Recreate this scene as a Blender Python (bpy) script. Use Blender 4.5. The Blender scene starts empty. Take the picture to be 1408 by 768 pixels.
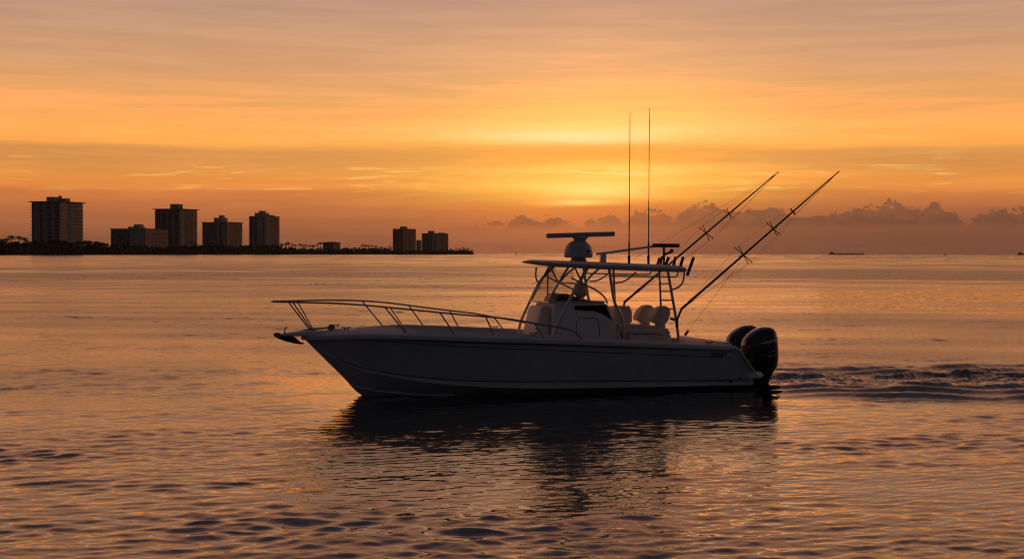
import bpy, bmesh, math, random
import numpy as np
from mathutils import Vector, Matrix

SC = bpy.context.scene
C = SC.collection
rad = math.radians

# ------------------------------------------------------------------ camera
EYE = 3.1                                   # metres above the water
cd = bpy.data.cameras.new('camera')
cam = bpy.data.objects.new('camera', cd)
C.objects.link(cam)
cd.sensor_width = 36.0
cd.lens = 36.0 * 1800.0 / 1408.0
cd.clip_start, cd.clip_end = 0.1, 60000.0
cam.location = (0, 0, EYE)
cam.rotation_euler = (Matrix.Rotation(rad(90 - 1.139), 3, 'X') @ Matrix.Rotation(rad(0.15), 3, 'Z')).to_euler()
SC.camera = cam

# ------------------------------------------------------------------ exposure
SC.view_settings.view_transform = 'Standard'
SC.view_settings.look = 'None'
SC.view_settings.exposure = 0.0
SC.view_settings.gamma = 1.0
SC.view_settings.use_curve_mapping = False
SC.render.engine = 'CYCLES'
SC.cycles.use_denoising = True
SC.cycles.pixel_filter_type = 'BLACKMAN_HARRIS'
SC.cycles.filter_width = 1.15
SC.cycles.max_bounces = 6
SC.cycles.glossy_bounces = 4
SC.cycles.transparent_max_bounces = 12
SC.cycles.volume_bounces = 0

# ------------------------------------------------------------------ sun, low behind thin cloud
SUN_AZ, SUN_EL = rad(3.3), rad(3.4)
sd = bpy.data.lights.new('sun', 'SUN')
sd.energy = 0.015
sd.angle = rad(20)
sd.color = (1.0, 0.55, 0.22)
sun = bpy.data.objects.new('sun', sd)
C.objects.link(sun)
sun.rotation_euler = Vector((-math.sin(SUN_AZ) * math.cos(SUN_EL), -math.cos(SUN_AZ) * math.cos(SUN_EL), -math.sin(SUN_EL))).to_track_quat('-Z', 'Y').to_euler()

# ------------------------------------------------------------------ node helpers
def lin(c):
    return tuple(((v / 255.0) / 12.92 if v <= 10 else ((v / 255.0 + 0.055) / 1.055) ** 2.4) for v in c)

class Nodes:
    def __init__(s, tree):
        s.t = tree; s.n = tree.nodes; s.l = tree.links
    def put(s, sock, v):
        if isinstance(v, bpy.types.NodeSocket): s.l.new(v, sock)
        elif v is not None: sock.default_value = v
    def m(s, op, a, b=None, c=None, clamp=False):
        n = s.n.new('ShaderNodeMath'); n.operation = op; n.use_clamp = clamp
        for i, v in enumerate((a, b, c)):
            if v is not None: s.put(n.inputs[i], v)
        return n.outputs[0]
    def smooth(s, x, a, b, lo=0.0, hi=1.0):
        n = s.n.new('ShaderNodeMapRange'); n.interpolation_type = 'SMOOTHSTEP'
        s.put(n.inputs['Value'], x); s.put(n.inputs['From Min'], a); s.put(n.inputs['From Max'], b)
        s.put(n.inputs['To Min'], lo); s.put(n.inputs['To Max'], hi)
        return n.outputs['Result']
    def gauss(s, x, mu, sig):
        d = s.m('DIVIDE', s.m('SUBTRACT', x, mu), sig)
        return s.m('EXPONENT', s.m('MULTIPLY', s.m('MULTIPLY', d, d), -1.0))
    def xyz(s, x, y, z):
        n = s.n.new('ShaderNodeCombineXYZ')
        for i, v in enumerate((x, y, z)): s.put(n.inputs[i], v)
        return n.outputs[0]
    def noise(s, vec, scale=1.0, detail=4.0, rough=0.5, dist=0.0):
        n = s.n.new('ShaderNodeTexNoise'); s.put(n.inputs['Vector'], vec)
        n.inputs['Scale'].default_value = scale; n.inputs['Detail'].default_value = detail
        n.inputs['Roughness'].default_value = rough; n.inputs['Distortion'].default_value = dist
        return n.outputs['Fac']
    def ramp(s, fac, stops, mode='LINEAR'):
        n = s.n.new('ShaderNodeValToRGB'); cr = n.color_ramp; cr.interpolation = mode
        while len(cr.elements) < len(stops): cr.elements.new(0.5)
        st = sorted(stops, key=lambda q: q[0])
        for e, (p, c) in zip(cr.elements, st):
            e.position = p; e.color = (c[0], c[1], c[2], 1) if not isinstance(c, float) else (c, c, c, 1)
        s.put(n.inputs['Fac'], fac)
        return n.outputs['Color']
    def mix(s, f, a, b, mode='MIX'):
        n = s.n.new('ShaderNodeMix'); n.data_type = 'RGBA'; n.blend_type = mode; n.clamp_factor = True
        s.put(n.inputs[0], f)
        for sock, v in ((n.inputs[6], a), (n.inputs[7], b)):
            if isinstance(v, tuple) and len(v) == 3: v = v + (1.0,)
            s.put(sock, v)
        return n.outputs[2]

# ------------------------------------------------------------------ sky (a function of direction only)
world = bpy.data.worlds.new('World')
SC.world = world
world.use_nodes = True
W = Nodes(world.node_tree)
W.n.clear()
dirv = W.n.new('ShaderNodeTexCoord').outputs['Generated']
sep = W.n.new('ShaderNodeSeparateXYZ'); W.l.new(dirv, sep.inputs[0])
dx, dy, dz = sep.outputs
az = W.m('ARCTAN2', dx, dy)
hor = W.m('MAXIMUM', W.m('SQRT', W.m('ADD', W.m('MULTIPLY', dx, dx), W.m('MULTIPLY', dy, dy))), 1e-4)
e = W.m('DIVIDE', dz, hor)                          # tangent of the elevation

def at_row(rows):                                   # stops given as (row above a horizon at 348 px, colour)
    return [(max(0.0, min(1.0, (348 - v) / 1800.0 * 4.0)), lin(c)) for v, c in rows]

# gently wavering cloud layers
wav = W.noise(W.xyz(W.m('MULTIPLY', az, 3.0), W.m('MULTIPLY', e, 14.0), 0.0), 1.0, 3.0, 0.5)
wav2 = W.noise(W.xyz(W.m('MULTIPLY', az, 11.0), W.m('MULTIPLY', e, 90.0), 3.7), 1.0, 4.0, 0.55)
ew = W.m('SUBTRACT', e, W.m('MULTIPLY', W.gauss(az, 0.10, 0.12), 0.0050))
ew = W.m('ADD', ew, W.m('MULTIPLY', W.m('SUBTRACT', wav, 0.5), 0.011))
ew = W.m('ADD', ew, W.m('MULTIPLY', W.m('SUBTRACT', wav2, 0.5), 0.006))
t = W.m('MULTIPLY', ew, 4.0, clamp=True)
side = W.ramp(t, at_row([(-60, (172, 138, 128)), (0, (185, 146, 124)), (35, (196, 151, 122)), (100, (216, 158, 112)), (125, (228, 162, 102)), (150, (238, 167, 98)),
    (175, (246, 174, 93)), (192, (250, 176, 88)), (205, (240, 166, 80)), (212, (219, 147, 80)), (226, (217, 144, 76)), (238, (224, 145, 72)), (247, (232, 146, 70)), (259, (230, 139, 67)),
    (267, (208, 122, 65)), (285, (191, 111, 66)), (305, (170, 101, 64)), (326, (146, 89, 62)), (348, (140, 85, 64))]))
cent = W.ramp(t, at_row([(-60, (178, 142, 130)), (0, (196, 149, 125)), (50, (214, 160, 122)), (100, (240, 174, 118)), (130, (248, 184, 108)), (150, (251, 190, 102)),
    (172, (254, 203, 108)), (190, (254, 218, 130)), (199, (254, 204, 104)), (206, (251, 181, 82)), (216, (249, 172, 75)), (228, (250, 178, 76)), (238, (254, 200, 90)),
    (250, (254, 198, 84)), (261, (255, 206, 88)), (270, (252, 178, 68)), (279, (252, 180, 72)), (285, (244, 156, 62)), (294, (226, 130, 60)), (310, (204, 114, 62)), (330, (182, 104, 66)), (348, (168, 98, 68))]))
low = W.mix(W.gauss(az, 0.062, 0.122), side, cent)
# wisps, bright on the layers close to the sun
wisp = W.noise(W.xyz(W.m('MULTIPLY', az, 15.0), W.m('MULTIPLY', W.m('ADD', e, W.m('MULTIPLY', wav, 0.02)), 210.0), 9.1), 1.0, 5.0, 0.6, 0.6)
wsel = W.m('MULTIPLY', W.smooth(wisp, 0.52, 0.74), W.gauss(e, 0.058, 0.014))
low = W.mix(W.m('MULTIPLY', wsel, 0.75), low, lin((255, 208, 112)))
fine = W.noise(W.xyz(W.m('MULTIPLY', az, 7.0), W.m('MULTIPLY', e, 130.0), 1.3), 1.0, 5.0, 0.6, 0.3)
shade = W.smooth(fine, 0.3, 0.7, 0.94, 1.06)
low = W.mix(1.0, low, W.xyz(shade, shade, shade), 'MULTIPLY')
# veiled sun: two small bright openings
e2 = W.m('ADD', e, W.m('MULTIPLY', W.m('SUBTRACT', wav2, 0.5), 0.006))
g1 = W.m('MULTIPLY', W.gauss(az, 0.062, 0.042), W.gauss(e2, 0.0483, 0.0060))
g2 = W.m('MULTIPLY', W.gauss(az, 0.050, 0.060), W.gauss(e2, 0.0880, 0.0050))
g3 = W.m('MULTIPLY', W.m('MULTIPLY', W.gauss(az, 0.070, 0.048), W.gauss(e2, 0.0612, 0.0028)), W.smooth(wisp, 0.35, 0.6))
g4 = W.m('MULTIPLY', W.gauss(az, 0.053, 0.026), W.gauss(e2, 0.0385, 0.0020))
low = W.mix(W.m('MULTIPLY', g2, 0.75, clamp=True), low, (1.02, 0.80, 0.36))
glow = W.m('ADD', W.m('ADD', g1, W.m('MULTIPLY', g4, 0.7)), g3)
low = W.mix(W.m('MINIMUM', W.m('MULTIPLY', glow, 1.0), 1.0), low, (1.10, 0.72, 0.20))
# murk low on the right
murk = W.m('MULTIPLY', W.smooth(az, 0.02, 0.30), W.smooth(e, 0.048, 0.012))
low = W.mix(W.m('MULTIPLY', murk, 0.85), low, W.ramp(W.m('MULTIPLY', e, 20.0, clamp=True), [(0.0, lin((116, 73, 56))), (0.45, lin((124, 77, 57))), (0.9, lin((146, 90, 62)))]))
# a bank of small cumulus over the horizon
def az_stops(pts):                                   # (column, cloud-top row) -> ramp of top height
    return [(max(0.0, min(1.0, (math.atan((u - 704) / 1800.0) + 0.1) / 0.55)), max(0.0, (348 - v) / 1800.0 * 10.0)) for u, v in pts]
topr = W.ramp(W.m('DIVIDE', W.m('ADD', az, 0.1), 0.55, clamp=True), az_stops([(560, 330), (640, 309), (690, 306), (712, 288), (735, 300), (765, 296), (785, 298), (795, 318), (806, 297), (845, 292), (858, 304), (872, 287), (905, 282),
    (927, 295), (948, 280), (975, 276), (992, 290), (1065, 283), (1100, 292), (1150, 288), (1232, 277), (1255, 284), (1290, 277), (1312, 288), (1330, 304), (1352, 282), (1392, 290), (1420, 276), (1500, 310)]))
tv = W.n.new('ShaderNodeRGBToBW'); W.l.new(topr, tv.inputs[0])
cn = W.noise(W.xyz(W.m('MULTIPLY', az, 88.0), W.m('MULTIPLY', e, 140.0), 5.0), 1.0, 6.0, 0.62)
cn2 = W.noise(W.xyz(W.m('MULTIPLY', az, 16.0), W.m('MULTIPLY', e, 30.0), 8.0), 1.0, 3.0, 0.5)
ct = W.m('ADD', W.m('MULTIPLY', tv.outputs[0], 0.094), W.m('MULTIPLY', W.m('SUBTRACT', cn, 0.52), 0.030))
ct = W.m('ADD', ct, W.m('MULTIPLY', W.m('SUBTRACT', cn2, 0.5), 0.010))
cm = W.m('MULTIPLY', W.smooth(W.m('SUBTRACT', ct, e), -0.0003, 0.0013), W.smooth(W.m('ADD', e, W.m('MULTIPLY', W.m('SUBTRACT', cn2, 0.5), 0.010)), 0.0165, 0.0245))
cm = W.m('MULTIPLY', cm, W.smooth(az, -0.07, 0.03, 0.15, 1.0))
ccol = W.mix(W.gauss(az, 0.075, 0.075), W.mix(W.smooth(e, 0.022, 0.040), lin((112, 72, 56)), lin((126, 82, 62))), lin((158, 94, 62)))
low = W.mix(W.m('MULTIPLY', cm, W.smooth(cn, 0.30, 0.62, 0.58, 0.90)), low, ccol)
# sky above the picture, and the dusk side of the dome
el = W.m('DIVIDE', W.m('ARCSINE', dz), math.pi / 2, clamp=True)
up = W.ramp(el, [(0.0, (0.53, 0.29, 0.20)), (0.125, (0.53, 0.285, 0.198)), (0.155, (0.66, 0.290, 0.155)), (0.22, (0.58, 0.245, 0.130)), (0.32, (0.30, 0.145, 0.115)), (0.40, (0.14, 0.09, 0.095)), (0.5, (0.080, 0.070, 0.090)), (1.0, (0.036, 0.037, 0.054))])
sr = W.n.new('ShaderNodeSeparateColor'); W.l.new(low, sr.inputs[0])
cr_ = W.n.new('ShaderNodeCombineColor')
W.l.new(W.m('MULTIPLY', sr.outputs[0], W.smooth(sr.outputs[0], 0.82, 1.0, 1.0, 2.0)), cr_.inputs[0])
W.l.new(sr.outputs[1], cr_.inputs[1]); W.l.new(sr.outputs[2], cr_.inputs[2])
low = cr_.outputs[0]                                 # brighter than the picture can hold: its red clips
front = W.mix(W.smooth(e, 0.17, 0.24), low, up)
dusk = W.ramp(el, [(0.0, (0.040, 0.034, 0.036)), (0.12, (0.036, 0.033, 0.038)), (0.4, (0.022, 0.022, 0.031)), (1.0, (0.036, 0.037, 0.054))])
ahead = W.smooth(W.m('DIVIDE', dy, 1.0), -0.25, 0.75)
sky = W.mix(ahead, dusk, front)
nish = W.n.new('ShaderNodeTexSky'); nish.sky_type = 'NISHITA'; nish.sun_disc = False
nish.sun_elevation = SUN_EL; nish.sun_rotation = SUN_AZ; nish.dust_density = 3.0
air = W.mix(1.0, nish.outputs[0], (0.0015, 0.0015, 0.0015), 'MULTIPLY')
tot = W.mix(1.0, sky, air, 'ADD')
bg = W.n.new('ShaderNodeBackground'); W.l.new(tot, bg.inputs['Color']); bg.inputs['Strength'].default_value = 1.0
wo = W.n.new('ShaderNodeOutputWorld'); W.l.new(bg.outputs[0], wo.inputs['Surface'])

# ------------------------------------------------------------------ materials
def mat(name, col, rough=0.5, metal=0.0, spec=0.5, vary=0.0, vscale=8.0, coat=0.0):
    m = bpy.data.materials.new(name); m.use_nodes = True
    N = Nodes(m.node_tree); b = m.node_tree.nodes['Principled BSDF']
    b.inputs['Roughness'].default_value = rough; b.inputs['Metallic'].default_value = metal
    b.inputs['Specular IOR Level'].default_value = spec; b.inputs['Coat Weight'].default_value = coat
    if vary:
        tc = N.n.new('ShaderNodeTexCoord').outputs['Object']
        f = N.noise(tc, vscale, 5.0, 0.6)
        b_lo = tuple(c * (1 - vary) for c in col); b_hi = tuple(min(1, c * (1 + vary)) for c in col)
        N.l.new(N.mix(N.smooth(f, 0.3, 0.7), b_lo, b_hi), b.inputs['Base Color'])
        N.l.new(N.smooth(f, 0.25, 0.75, max(0.02, rough - 0.08), min(1, rough + 0.1)), b.inputs['Roughness'])
    else:
        b.inputs['Base Color'].default_value = (*col, 1)
    return m

# ------------------------------------------------------------------ object helpers
def finish(name, me, material, parent=None, smooth=True):
    if material is not None: me.materials.append(material)
    if smooth and len(me.polygons): me.polygons.foreach_set('use_smooth', np.ones(len(me.polygons), bool))
    o = bpy.data.objects.new(name, me); C.objects.link(o)
    if parent is not None: o.parent = parent
    return o
def pydata(name, vs, fs, material, parent=None, smooth=True):
    me = bpy.data.meshes.new(name); me.from_pydata([tuple(v) for v in vs], [], fs); me.update()
    return finish(name, me, material, parent, smooth)
def bmobj(name, bm, material, parent=None, smooth=False, angle=35):
    me = bpy.data.meshes.new(name); bm.normal_update(); bm.to_mesh(me); bm.free()
    o = finish(name, me, material, parent, smooth)
    if smooth and angle: me.set_sharp_from_angle(angle=rad(angle))
    return o
def thing(name, label, cat, loc=(0, 0, 0), rz=0.0, group=None):
    o = bpy.data.objects.new(name, None); C.objects.link(o)
    o.empty_display_size = 0.2
    o.location = loc; o.rotation_euler = (0, 0, rz); o['label'] = label; o['category'] = cat
    if group: o['group'] = group
    return o
def tag(o, label, cat, group=None):
    o['label'] = label; o['category'] = cat
    if group: o['group'] = group
    return o

# ------------------------------------------------------------------ where the boat lies (stern centre on the waterline, bow to the left and nearer)
BOAT = Vector((5.152, 31.392, 0.0)); YAW = math.pi + 0.3231
FWD = Vector((math.cos(YAW), math.sin(YAW), 0))

# ------------------------------------------------------------------ water
def build_water():
    rng = np.random.default_rng(11)
    rs = [6.0]
    while rs[-1] < 11000:
        r = rs[-1]; rs.append(r + max(0.030, r * r / 4058 * 0.42) if r < 4000 else r * 1.35)
    rs = np.array(rs)
    inner = np.linspace(-0.47, 0.47, 1500)
    th = np.concatenate([np.linspace(-math.pi, -1.2, 40, endpoint=False), np.linspace(-1.2, -0.47, 260, endpoint=False), inner, np.linspace(0.47, 1.2, 261)[1:], np.linspace(1.2, math.pi, 41)[1:-1]])
    nr, nt = len(rs), len(th)
    R, T = np.meshgrid(rs, th, indexing='ij')
    X = (R * np.sin(T)).ravel(); Y = (R * np.cos(T)).ravel(); R = R.ravel()
    dr = np.gradient(rs); dt = np.gradient(th)
    D = np.maximum(np.repeat(dr, nt), (rs[:, None] * dt[None, :]).ravel() * 0.8).astype(np.float32)
    X = X.astype(np.float32); Y = Y.astype(np.float32)
    # patches of stronger and weaker ripple
    patch = np.zeros_like(X)
    for _ in range(16):
        L = 10 ** rng.uniform(0.7, 2.3); a = rng.normal(math.pi / 2, 0.8); p = rng.uniform(0, 6.28)
        patch += np.sin((X * math.cos(a) * 0.6 + Y * math.sin(a)) * 2 * math.pi / L + p)
    patch /= 2.8
    amp = np.clip(1.0 + 0.38 * patch, 0.35, 1.9)
    g = np.zeros_like(X)
    for _ in range(22):
        L = 10 ** rng.uniform(0.35, 1.15); a = rng.normal(math.pi / 2, 0.5); p = rng.uniform(0, 6.28)
        g += np.sin((X * math.cos(a) * 0.7 + Y * math.sin(a)) * 2 * math.pi / L + p)
    env = np.exp(0.52 * g / 3.3 - 0.09)
    lee = np.exp(-((R - 640) / 330) ** 2) * (R > 300) + np.exp(-((R - 75) / 45) ** 2) * 0.5
    gust = np.exp(-((np.log(R) - math.log(215)) / 0.34) ** 2)
    amp = amp * (1.0 - 0.30 * np.clip(lee, 0, 1) + 0.55 * gust)
    # wake behind the stern
    wx = X - BOAT.x; wy = Y - BOAT.y
    back = -(wx * FWD.x + wy * FWD.y); lat = wx * FWD.y - wy * FWD.x
    calm = np.exp(-np.clip(np.abs(back + 5.0) - 4.6, 0, None) ** 2 / 2.0) * np.exp(-np.clip(np.abs(lat) - 1.3, 0, None) ** 2 / 60.0)
    back = wx * math.cos(0.085) + wy * math.sin(0.085); lat = -wx * math.sin(0.085) + wy * math.cos(0.085) + 0.25
    wid = 0.85 + 0.13 * np.clip(back, 0, None)
    wake = np.exp(-(lat / wid) ** 4) * (back > -0.4) * np.exp(-np.clip(back, 0, None) / 60.0) * np.clip((back + 0.4) / 1.2, 0, 1)
    amp0 = amp; amp = amp * (1.0 - 0.78 * calm); ampf = amp0 * (1.0 - 0.50 * calm)
    N = 190
    lam = np.exp(np.linspace(math.log(0.075), math.log(4.5), N))
    ang = rng.normal(math.pi / 2 + 0.16, 0.52, N)
    ph = rng.uniform(0, 2 * math.pi, N)
    k = 2 * math.pi / lam
    sl = math.sqrt(2.0 / N) * rng.uniform(0.6, 1.4, N) * np.where(lam > 2.0, 0.020, np.where(lam > 0.70, 0.038, np.where(lam > 0.15, 0.112, 0.046)))
    Z = np.zeros_like(X); DX = np.zeros_like(X); DY = np.zeros_like(X)
    miss = np.zeros_like(X); SX = np.zeros_like(X); SY = np.zeros_like(X)
    DT = (rs[:, None] * dt[None, :]).ravel().astype(np.float32)
    for i in range(N):
        f = np.clip((lam[i] / D - 1.6) / 2.0, 0, 1).astype(np.float32)
        gq = np.float32(0.62) * np.clip((lam[i] / DT - 2.0) / 2.0, 0, 1).astype(np.float32) * (1 - f) * np.float32(min(1.0, max(0.0, (7.0 - lam[i] / max(abs(math.cos(ang[i])), 0.02)) / 3.5)))
        miss += np.maximum((1 - f) ** 2 - gq ** 2, 0) * np.float32(sl[i] ** 2 / 2)
        w = (f > 0) | (gq > 0)
        if not w.any(): continue
        c, s = math.cos(ang[i]), math.sin(ang[i])
        ar = np.float32(k[i]) * (X[w] * np.float32(c) + Y[w] * np.float32(s)) + np.float32(ph[i])
        boost = (amp[w] if lam[i] > 0.3 else ampf[w]) * (env[w] if lam[i] > 0.22 else 1.0) * (1.0 + ((8.0 if lam[i] < 0.35 else 4.0 if lam[i] < 1.4 else 1.0) * wake[w]))
        A = np.float32(sl[i] / k[i]) * f[w] * boost
        sn, cs = np.sin(ar), np.cos(ar)
        Z[w] += A * sn
        q = A * cs * np.float32(0.8)
        DX[w] += q * np.float32(c); DY[w] += q * np.float32(s)
        g_ = np.float32(sl[i]) * gq[w] * boost * cs
        SX[w] += g_ * np.float32(c); SY[w] += g_ * np.float32(s)
    miss *= amp ** 2
    # crests running out from the hull
    for sgn in (-1, 1):
        for j, (off, a0, sp) in enumerate(((0.30, 0.09, 0.03), (0.95, 0.17, 0.08), (1.6, 0.16, 0.13), (2.5, 0.14, 0.20))):
            d = lat * sgn - (off + sp * back)
            wob = 0.16 * np.sin(back * 1.3 + j * 2 + sgn) + 0.10 * np.sin(back * 3.1 + j)
            Z += a0 * np.exp(-((d + wob) / 0.24) ** 2) * np.clip((back - 0.2) / 1.5, 0, 1) * np.exp(-np.clip(back, 0, None) / 70.0) * (0.80 + 0.20 * np.sin(back * 2.1 + j + 2 * sgn))
    co = np.empty((nr * nt + 1, 3), np.float32)
    co[:-1, 0] = X + DX; co[:-1, 1] = Y + DY; co[:-1, 2] = Z
    co[-1] = (0, 0, 0)
    i0 = np.arange(nr - 1)[:, None] * nt; j0 = np.arange(nt)[None, :]; j1 = (j0 + 1) % nt
    quads = np.stack([i0 + j0, i0 + nt + j0, i0 + nt + j1, i0 + j1], -1).reshape(-1, 4)
    quads = quads[:, ::-1]
    nq = len(quads)
    tris = np.stack([np.full(nt, nr * nt), np.arange(nt), (np.arange(nt) + 1) % nt], -1)[:, ::-1]
    loops = np.concatenate([quads.ravel(), tris.ravel()]).astype(np.int32)
    me = bpy.data.meshes.new('water')
    me.vertices.add(len(co)); me.vertices.foreach_set('co', co.ravel())
    me.loops.add(len(loops)); me.loops.foreach_set('vertex_index', loops)
    me.polygons.add(nq + nt)
    me.polygons.foreach_set('loop_start', np.concatenate([np.arange(nq) * 4, nq * 4 + np.arange(nt) * 3]).astype(np.int32))
    me.update(calc_edges=True)
    at = me.attributes.new('ripple', 'FLOAT', 'POINT')
    at.data.foreach_set('value', np.concatenate([miss, [0.01]]).astype(np.float32))
    at = me.attributes.new('chop', 'FLOAT_VECTOR', 'POINT')
    sv = np.zeros((len(co), 3), np.float32); sv[:-1, 0] = -SX; sv[:-1, 1] = -SY
    at.data.foreach_set('vector', sv.ravel())
    m = bpy.data.materials.new('sea_water'); m.use_nodes = True
    Nn = Nodes(m.node_tree); b = m.node_tree.nodes['Principled BSDF']
    b.inputs['Base Color'].default_value = (0.006, 0.008, 0.011, 1)
    b.inputs['IOR'].default_value = 2.3
    an = Nn.n.new('ShaderNodeAttribute'); an.attribute_name = 'ripple'
    rough = Nn.m('POWER', Nn.m('MAXIMUM', Nn.m('MULTIPLY', an.outputs['Fac'], 1.0), 0.00001), 0.25)
    Nn.l.new(Nn.m('MINIMUM', Nn.m('MAXIMUM', rough, 0.025), 0.34), b.inputs['Roughness'])
    av = Nn.n.new('ShaderNodeAttribute'); av.attribute_name = 'chop'
    geo = Nn.n.new('ShaderNodeNewGeometry')
    ad = Nn.n.new('ShaderNodeVectorMath'); ad.operation = 'ADD'
    Nn.l.new(geo.outputs['Normal'], ad.inputs[0]); Nn.l.new(av.outputs['Vector'], ad.inputs[1])
    nz = Nn.n.new('ShaderNodeVectorMath'); nz.operation = 'NORMALIZE'; Nn.l.new(ad.outputs[0], nz.inputs[0])
    Nn.l.new(nz.outputs[0], b.inputs['Normal'])
    o = finish('water', me, m)
    o['kind'] = 'structure'
    return o
water = build_water()
# ------------------------------------------------------------------ shape helpers
def catmull(pts, n=6):
    P = [Vector(p) for p in pts]
    if len(P) < 3: return P
    out = []
    for i in range(len(P) - 1):
        p0 = P[i - 1] if i else P[0] * 2 - P[1]
        p1, p2 = P[i], P[i + 1]
        p3 = P[i + 2] if i + 2 < len(P) else P[-1] * 2 - P[-2]
        for k in range(n):
            t = k / n
            out.append(0.5 * ((2 * p1) + (p2 - p0) * t + (2 * p0 - 5 * p1 + 4 * p2 - p3) * t * t + (3 * p1 - p0 - 3 * p2 + p3) * t ** 3))
    return out + [P[-1]]
def sweep(bm, pts, r, sides=10):
    """round tube along points; r is a number or one radius per point"""
    P = [Vector(p) for p in pts]; n = len(P)
    rr = r if isinstance(r, (list, tuple)) else [r] * n
    rings = []; ref = None
    for i in range(n):
        d = (P[min(i + 1, n - 1)] - P[max(i - 1, 0)]).normalized()
        if ref is None: ref = Vector((0, 0, 1)) if abs(d.z) < 0.9 else Vector((1, 0, 0))
        a = d.cross(ref).normalized(); b = a.cross(d).normalized(); ref = b
        rings.append([bm.verts.new(P[i] + (a * math.cos(q) + b * math.sin(q)) * rr[i]) for q in (2 * math.pi * k / sides for k in range(sides))])
    for A, B in zip(rings, rings[1:]):
        for k in range(sides):
            bm.faces.new((A[k], A[(k + 1) % sides], B[(k + 1) % sides], B[k]))
    bm.faces.new(rings[0][::-1]); bm.faces.new(rings[-1])
def tube(name, pts, r, m, parent, smooth=True, n=6, sides=10):
    bm = bmesh.new(); sweep(bm, catmull(pts, n) if smooth and len(pts) > 2 else pts, r, sides)
    bmesh.ops.recalc_face_normals(bm, faces=bm.faces)
    return bmobj(name, bm, m, parent, True, 50)
def tubes(name, lists, r, m, parent, n=6, sides=10):
    bm = bmesh.new()
    for pts in lists: sweep(bm, catmull(pts, n) if len(pts) > 2 else pts, r, sides)
    bmesh.ops.recalc_face_normals(bm, faces=bm.faces)
    return bmobj(name, bm, m, parent, True, 50)
def block(bm, lo, hi, bev=0.02, seg=3):
    g = bmesh.ops.create_cube(bm, size=1.0)['verts']
    for v in g: v.co = Vector([(lo[i] + hi[i]) / 2 + v.co[i] * (hi[i] - lo[i]) for i in range(3)])
    if bev:
        es = list({e_ for v in g for e_ in v.link_edges})
        bmesh.ops.bevel(bm, geom=es, offset=bev, segments=seg, affect='EDGES', profile=0.5)
    return g
def box(name, lo, hi, m, parent, bev=0.02, rot=None, piv=None):
    bm = bmesh.new(); block(bm, lo, hi, bev)
    if rot: bmesh.ops.rotate(bm, verts=bm.verts, cent=piv or [(a + b) / 2 for a, b in zip(lo, hi)], matrix=Matrix.Rotation(rad(rot[0]), 3, rot[1]))
    return bmobj(name, bm, m, parent, True)
def prism(bm, poly, y0, y1, bev=0.0, seg=3):
    """an outline in the fore-and-aft plane (x, z), given a thickness across the boat"""
    a = [bm.verts.new((x, y0, z)) for x, z in poly]; b = [bm.verts.new((x, y1, z)) for x, z in poly]
    n = len(poly); fs = [bm.faces.new(a), bm.faces.new(b[::-1])]
    for i in range(n): fs.append(bm.faces.new((a[i], b[i], b[(i + 1) % n], a[(i + 1) % n])))
    bmesh.ops.recalc_face_normals(bm, faces=fs)
    if bev:
        es = [e_ for f in fs[:2] for e_ in f.edges]
        bmesh.ops.bevel(bm, geom=list(set(es)), offset=bev, segments=seg, affect='EDGES', profile=0.5)
def prof(name, poly, y0, y1, m, parent, bev=0.015):
    bm = bmesh.new(); prism(bm, poly, y0, y1, bev); return bmobj(name, bm, m, parent, True)
def interp(x, pts):
    return float(np.interp(x, [p[0] for p in pts], [p[1] for p in pts]))
# ------------------------------------------------------------------ the far shore
def hz(u): return 348.2 + (u - 704) * 0.0027
SHORE = [(-260, 1120), (-100, 1250), (60, 1400), (200, 1700), (330, 2100), (460, 2500), (540, 2750), (655, 3200)]
def shore_y(u): return float(np.interp(u, [p[0] for p in SHORE], [p[1] for p in SHORE]))
def ground_pt(u, Y, z=0.0): return Vector(((u - 704) / 1800.0 * Y, Y, z))
def height(u, v, Y): return EYE + (hz(u) - v) / 1800.0 * Y

MS = {
    'wall': mat('pale_render', (0.34, 0.33, 0.33), 0.85, vary=0.10, vscale=0.15),
    'wall2': mat('tan_render', (0.30, 0.25, 0.23), 0.85, vary=0.10, vscale=0.15),
    'slab': mat('concrete_slab', (0.20, 0.19, 0.19), 0.9, vary=0.10, vscale=0.2),
    'pane': mat('dark_glass', (0.035, 0.038, 0.045), 0.25),
    'land': mat('shore_ground', (0.055, 0.05, 0.038), 0.95, vary=0.3, vscale=0.05),
    'bark': mat('bark', (0.09, 0.07, 0.055), 0.9),
    'leaf': mat('foliage', (0.022, 0.030, 0.016), 0.75, vary=0.35, vscale=0.25),
    'frond': mat('palm_foliage', (0.045, 0.055, 0.028), 0.7, vary=0.3, vscale=0.5),
    'pale': mat('pale_paint', (0.62, 0.61, 0.60), 0.7),
    'ship': mat('ship_paint', (0.10, 0.07, 0.06), 0.7, vary=0.2, vscale=0.05),
}
# land strip
us = np.linspace(-260, 655, 60)
rnd = random.Random(5)
vs, fs = [], []
for i, u in enumerate(us):
    Y = shore_y(u) - 6 + 5 * math.sin(i * 1.7) * 0.6
    taper = min(1.0, (655 - u) / 60.0 + 0.02)
    for dY, z in ((0, -0.6), (4, 0.9), (14, 1.5 * taper), (120, 2.2 * taper), (420, 2.4 * taper), (520 * max(taper, 0.1), -0.6)):
        p = ground_pt(u, Y) ; d = p.normalized(); q = p + d * dY * max(taper, 0.08) ; vs.append((q.x, q.y, z if z < 0 else z))
for i in range(len(us) - 1):
    for k in range(5):
        a = i * 6 + k; fs.append((a, a + 6, a + 7, a + 1))
land = pydata('shore', vs, fs, MS['land']); land['kind'] = 'structure'

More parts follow.
